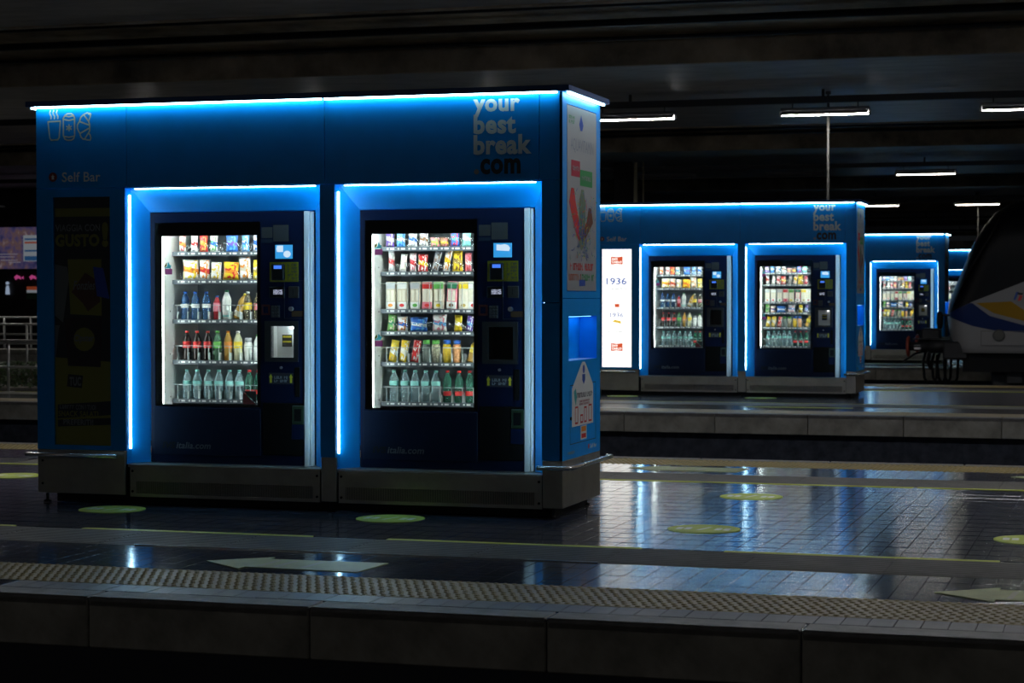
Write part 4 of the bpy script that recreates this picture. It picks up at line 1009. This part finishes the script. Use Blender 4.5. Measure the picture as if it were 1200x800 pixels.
def train_body():
    b = MB(); n = 12; rows = []
    for z, xf in prof_x:
        hw = HW if z < 2.5 else HW*(1-.42*((z-2.5)/1.02)**2.2)
        if z < .7: hw *= .97
        ring = []
        for k in range(-n, n+1):
            t = k/n*PI/2
            ring.append((xf-4.16+.55*(1-math.cos(t))**1.3, hw*math.copysign(abs(math.sin(t))**.72, t), z))
        back = 12.0
        ring = [(back, -hw, z), (6.0, -hw, z), (3.2, -hw, z)]+ring+[(3.2, hw, z), (6.0, hw, z), (back, hw, z)]
        # keep the straight side behind the nose
        rows.append(b.pts(ring))
    m = 2*n+7
    for a, c in zip(rows, rows[1:]):
        for k in range(m-1): b.face([a+k, a+k+1, c+k+1, c+k], LIV, True)
    b.face([rows[-1]+k for k in range(m)], LIV); b.face([rows[0]+k for k in reversed(range(m))], BLACK)
    return b
obj('body', train_body(), TR)
obj('skirt_panel', window_frame(.70, 1.9, .55, .83, .712, 1.888, .562, .818, -HW-.004, -HW, mat('panel_gap', (.12, .12, .13), .5)), TR)
hp = obj('round_port', MB().tube([(1.03, -HW-.012, .745), (1.03, -HW+.02, .745)], .115, mat('port_rim', (.03, .03, .03), .4), 20), TR)
obj('port_lens', MB().tube([(1.03, -HW-.016, .745), (1.03, -HW-.01, .745)], .09, mat('port_glass', (.10, .10, .09), .25), 20), hp)
lx = MB()
for pts, m_ in (([(1.29, 1.41), (1.33, 1.41), (1.39, 1.56), (1.34, 1.56)], BLUEP), ([(1.36, 1.55), (1.47, 1.54), (1.45, 1.50), (1.37, 1.51)], DARKP), ([(1.40, 1.50), (1.46, 1.49), (1.43, 1.40), (1.37, 1.39)], RED)):
    lx.poly(pts, -HW-.004, m_)
obj('logo', lx, TR)
obj('door_seam', MB().box(2.6, 2.615, -HW-.003, -HW, .55, 3.0, BLACK), TR)
obj('windscreen_pillar', MB().tube([(.18, -HW*.88, 1.28), (.50, -HW*.97, 2.0), (.86, -HW*.99, 2.6), (1.05, -HW*.965, 2.95)], .02, BLACK, 6), TR)
obj('underframe', MB().box(.35, 11.8, -1.2, 1.2, .05, .42, BLACK), TR)
for x in (1.3, 3.6):
    obj('bogie_wheel', MB().tube([(x, -.80, -.04), (x, -.66, -.04)], .45, SATIN, 20), TR)
    obj('bogie_wheel', MB().tube([(x, .66, -.04), (x, .80, -.04)], .45, SATIN, 20), TR)
    obj('axle', MB().tube([(x, -.98, -.04), (x, .98, -.04)], .09, SATIN, 8), TR)
    obj('axle_box', MB().cbox(x-.16, x+.16, -1.02, -.86, -.18, .10, SATIN, .02), TR)
    for q in (-.2, .2): obj('spring', MB().tube([(x+q, -.94, .06), (x+q, -.94, .22)], .06, SATIN, 8), TR)
obj('bogie_frame', MB().cbox(.6, 4.4, -1.0, -.85, .10, .24, SATIN, .03), TR)
REDM = mat('red_buffer_paint', (.30, .05, .03), .5)
for s in (-1, 1):
    bf = obj('buffer', MB().tube([(.2, s*.87, .515), (-.30, s*.87, .515), (-.30, s*.87, .515), (-.52, s*.87, .515), (-.68, s*.87, .515)], [.13, .13, .10, .085, .085], SATIN, 14), TR)
    obj('buffer_head', MB().tube([(-.68, s*.87, .515), (-.705, s*.87, .515), (-.735, s*.87, .515)], [.19, .205, .17], REDM, 18), bf)
    obj('step_plate', MB().cbox(-.62, .1, s*.87-.12, s*.87+.12, .645, .67, SATIN, .006), bf)
    obj('marking', MB().box(-.58, -.46, s*.87-.145 if s < 0 else s*.87+.135, s*.87-.135 if s < 0 else s*.87+.145, .46, .50, PALE), bf)
    obj('marking', MB().box(-.58, -.46, s*.87-.145 if s < 0 else s*.87+.135, s*.87-.135 if s < 0 else s*.87+.145, .53, .545, GREYV), bf)
obj('buffer_beam', MB().cbox(-.02, .45, -1.25, 1.25, .28, .62, SATIN, .03), TR)
obj('coupling', MB().tube([(.1, 0, .45), (-.25, 0, .45), (-.38, 0, .38), (-.42, 0, .20), (-.34, 0, .05)], .045, SATIN, 8), TR)
obj('coupling_handle', MB().tube([(-.40, -.6, .42), (-.62, -.62, .36), (-.84, -.64, .20)], .022, SATIN, 6), TR)
obj('coupler_box', MB().cbox(-.48, -.12, -.7, -.3, .62, .86, SATIN, .03), TR)
for q, (x, y) in enumerate(((-.40, -.55), (-.24, -.5), (-.15, -.35), (.0, -.6))):
    obj('brake_hose', MB().tube([(x, y, .42), (x-.05, y-.03, .2), (x-.02, y-.04, -.1), (x+.10, y, -.3), (x+.2, y, -.1), (x+.22, y, .35)], .028, BLACK, 8), TR)
obj('mirror', MB().lathe([(.02, -.17), (.05, -.14), (.062, -.05), (.062, .05), (.05, .14), (.02, .17)], BLACK, 14, (-.09, -1.1, 1.02)), TR)
obj('mirror_arm', MB().tube([(-.07, -1.1, 1.12), (.25, -1.0, 1.12)], .022, SATIN, 6), TR)
for j, y in enumerate((TY-.72, TY+.72)):
    r_ = obj('rail', MB().box(-45, 45, y-.036, y+.036, -.56, -.49, mat('rail_steel', (.2, .18, .16), .4, metal=.8)).box(-45, 45, y-.07, y+.07, -.66, -.64, CONCD).box(-45, 45, y-.01, y+.01, -.64, -.56, CONCD))
    tag(r_, 'steel rail under the train, %s the buffers\' viewer side' % ('on' if j == 0 else 'away from'), 'rail', 'rails under the train')
    obj('sleeper_bed', MB().box(-45, 45, y-.2, y+.2, -.95, -.66, PITM), r_)

# ------------------------------------------------------------------ stairwell corner and shop front beyond the snack poster
GALV = mat('galvanised_rail', (.50, .50, .48), .35, metal=.6)
def railing(label, x0, x1, y, zs, posts, pz):
    t = thing('railing', label, 'railing', (x0, y, 0), group='stairwell railings')
    for z in zs: obj('rail_tube', MB().tube([(0, 0, z), (x1-x0, 0, z)], .02, GALV, 8), t)
    for p in posts:
        obj('post', MB().tube([(p-x0, .0, pz), (p-x0, .0, max(zs))], .022, GALV, 8), t)
        obj('foot_plate', MB().cbox(p-x0-.07, p-x0+.07, -.07, .07, pz, pz+.012, GALV, .003), t)
railing('low galvanised railing in front of the dark hedge', -13.5, -5.5, 14.9, (.80, .76, .39), (-12.9, -11.0, -9.12, -7.2, -5.6), 0)
railing('tall galvanised railing behind the pale kerb wall', -15, -6, 18.3, (1.12, 1.0, .83), (-13.0, -11.22, -10.70, -9.0, -7.2), 0)
railing('galvanised stair railing between hedge and kerb wall', -14, -6, 17.0, (1.02,), (-12.0, -10.02, -8.2), .0)
t = thing('kerb_wall', 'pale stone kerb wall behind the dark hedge', 'wall', (-10, 17.45, 0))
STONE = mat('pale_stone', (.30, .28, .24), .7, noise=.4, nscale=7, bump=.3, bscale=20)
for k in range(8): obj('stone_block', MB().cbox(-4+k*1.0+.004, -3+k*1.0-.004, -.15, .15, 0, .52, STONE, .012), t)
for k in range(8): obj('cap_stone', MB().cbox(-4+k*1.0+.003, -3+k*1.0-.003, -.19, .19, .522, .60, CONC, .01), t)
hd = thing('hedge', 'low dark green hedge behind the galvanised railing', 'hedge', (-9.5, 15.75, 0))
LEAF = [mat('leaf_dark', (.03, .06, .018), .5), mat('leaf_mid', (.055, .10, .025), .5)]
lf = MB(); rr = random.Random(3)
for q in range(5200):
    x, y, z = rr.uniform(-4, 4), rr.gauss(0, .22), rr.uniform(.03, .44); a = rr.uniform(0, 2*PI); e = rr.uniform(-.6, 1.0); s = rr.uniform(.03, .06)
    u = Vector((math.cos(a)*math.cos(e), math.sin(a)*math.cos(e), math.sin(e))); v = u.orthogonal().normalized()*s*.45; u = u*s; p = Vector((x, y, z))
    lf.quad(p-u, p+v, p+u, p-v, rr.choice(LEAF))
fo = obj('foliage', lf, hd); fo['kind'] = 'stuff'
sm = MB()
for q in range(40): x = -3.9+q*.2; sm.tube([(x, 0, 0), (x+.02, .02, .15), (x-.02, 0, .34)], .009, BROWNP, 5)
so = obj('stems', sm, hd); so['kind'] = 'stuff'
obj('soil_bed', MB().cbox(-4.1, 4.1, -.4, .4, 0, .05, CONCD, .01), hd)
sw = obj('wall_left', MB().box(-34, -14, 40.02, 40.4, 0, ZC, mat('shop_front_dark', (.03, .024, .024), .6, noise=.4, nscale=1))); tag(sw, 'dark shop front wall beyond the railings', kind='structure')
def picture():
    m, N, L, b = nodes('street_photo_print'); b.inputs['Roughness'].default_value = .4
    tc = N.new('ShaderNodeTexCoord'); mp = N.new('ShaderNodeMapping'); mp.inputs['Scale'].default_value = (2.2, 1, 1.6); L.new(tc.outputs['Object'], mp.inputs['Vector'])
    n = N.new('ShaderNodeTexNoise'); n.inputs['Scale'].default_value = 2.2; n.inputs['Detail'].default_value = 5; L.new(mp.outputs[0], n.inputs['Vector'])
    r = N.new('ShaderNodeValToRGB'); e = r.color_ramp.elements
    e[0].position = .30; e[0].color = (.02, .025, .09, 1); e[1].position = .72; e[1].color = (.32, .25, .30, 1)
    for p_, c in ((.42, (.07, .06, .16, 1)), (.52, (.14, .09, .15, 1)), (.6, (.17, .10, .09, 1))): x = e.new(p_); x.color = c
    L.new(n.outputs['Fac'], r.inputs['Fac']); L.new(r.outputs['Color'], b.inputs['Base Color']); L.new(r.outputs['Color'], b.inputs['Emission Color']); b.inputs['Emission Strength'].default_value = .38
    return m
t = thing('billboard', 'dim backlit billboard with a purple street photo above the shop front', 'billboard', (-24.6, 39.9, 2.29))
obj('print_sheet', MB().box(-2.4, 2.4, 0, .03, 0, 1.22, picture()), t)
obj('frame', window_frame(-2.45, 2.45, -.05, 1.27, -2.4, 2.4, 0, 1.22, -.03, .06, SATIN), t)
GP = emission('lit_board_white', (.45, .5, .55), .28); GB = emission('lit_board_blue', (.03, .12, .3), .3); GR = emission('lit_board_red', (.45, .08, .03), .3)
brd = obj('printed_signboard', MB().box(1.10, 1.9, -.012, 0, .22, .98, GP), t)
for q, (z, m_) in enumerate(((.84, GB), (.74, GR), (.50, GB), (.24, GB))): obj('printed_band', MB().box(1.14, 1.9, -.018, -.012, z, z+(.05 if q < 3 else .13), m_), brd)
GW = emission('lit_print_pale', (.5, .45, .55), .22)
for q, (a, c, z) in enumerate(((-2.3, .9, .42), (-1.6, .8, .34), (.35, .9, .24), (.60, 1.0, .18))): obj('printed_streak', MB().box(a, c, -.008, 0, z, z+.025, GW), t)
PINKL = emission('pink_neon', (1.0, .12, .45), .32)
for q, (x, lab) in enumerate(((-23.75, 'small pink sign under the billboard, beside the white figure'), (-23.25, 'small pink sign above the red and green notice board'))):
    o = obj('neon_sign', MB().poly([(-.10, .02), (-.02, .08), (.09, .04), (.12, -.05), (.02, -.01), (-.05, -.06)], 0, PINKL, 'y', .03).poly([(.13, .0), (.2, .04), (.2, -.04)], 0, PINKL, 'y', .03), None, (x, 39.95, 2.03)); tag(o, lab, 'neon sign', 'pink signs on the shop front')
o = obj('figure_sign', MB().poly([(-.06, 0), (.07, 0), (.05, .20), (.035, .26), (-.02, .26), (-.045, .2)], 0, emission('pale_lit_sign', (.6, .75, 1), .35), 'y', .03).poly([(.0+.05*math.cos(q*PI/6), .33+.045*math.sin(q*PI/6)) for q in range(12)], 0, MATS['pale_lit_sign'], 'y', .03), None, (-24.08, 39.95, 1.54)); tag(o, 'small pale glowing figure sign on the dark shop front', 'sign')
t = thing('notice_board', 'notice board with red, white and green bands on the shop front', 'notice board', (-23.1, 39.95, 1.40))
for q, (z0, z1, m_) in enumerate(((.27, .37, GR), (.19, .27, GP), (.0, .19, mat('board_green', (.05, .16, .08), .5)))): obj('board_band', MB().box(-.32, .25, -.02, .02, z0, z1, m_), t)
t = thing('cctv_bracket', 'white camera arm hanging above the billboard', 'camera', (-23.6, 38.2, ZC))
obj('hanger', MB().tube([(0, 0, 0), (0, 0, -.62)], .03, PALE, 8), t)
obj('arm', MB().tube([(-.7, 0, -.50), (.5, 0, -.62)], .025, PALE, 8), t)
obj('housing', MB().cbox(-.3, .25, -.1, .1, -.85, -.70, PALE, .02), t)
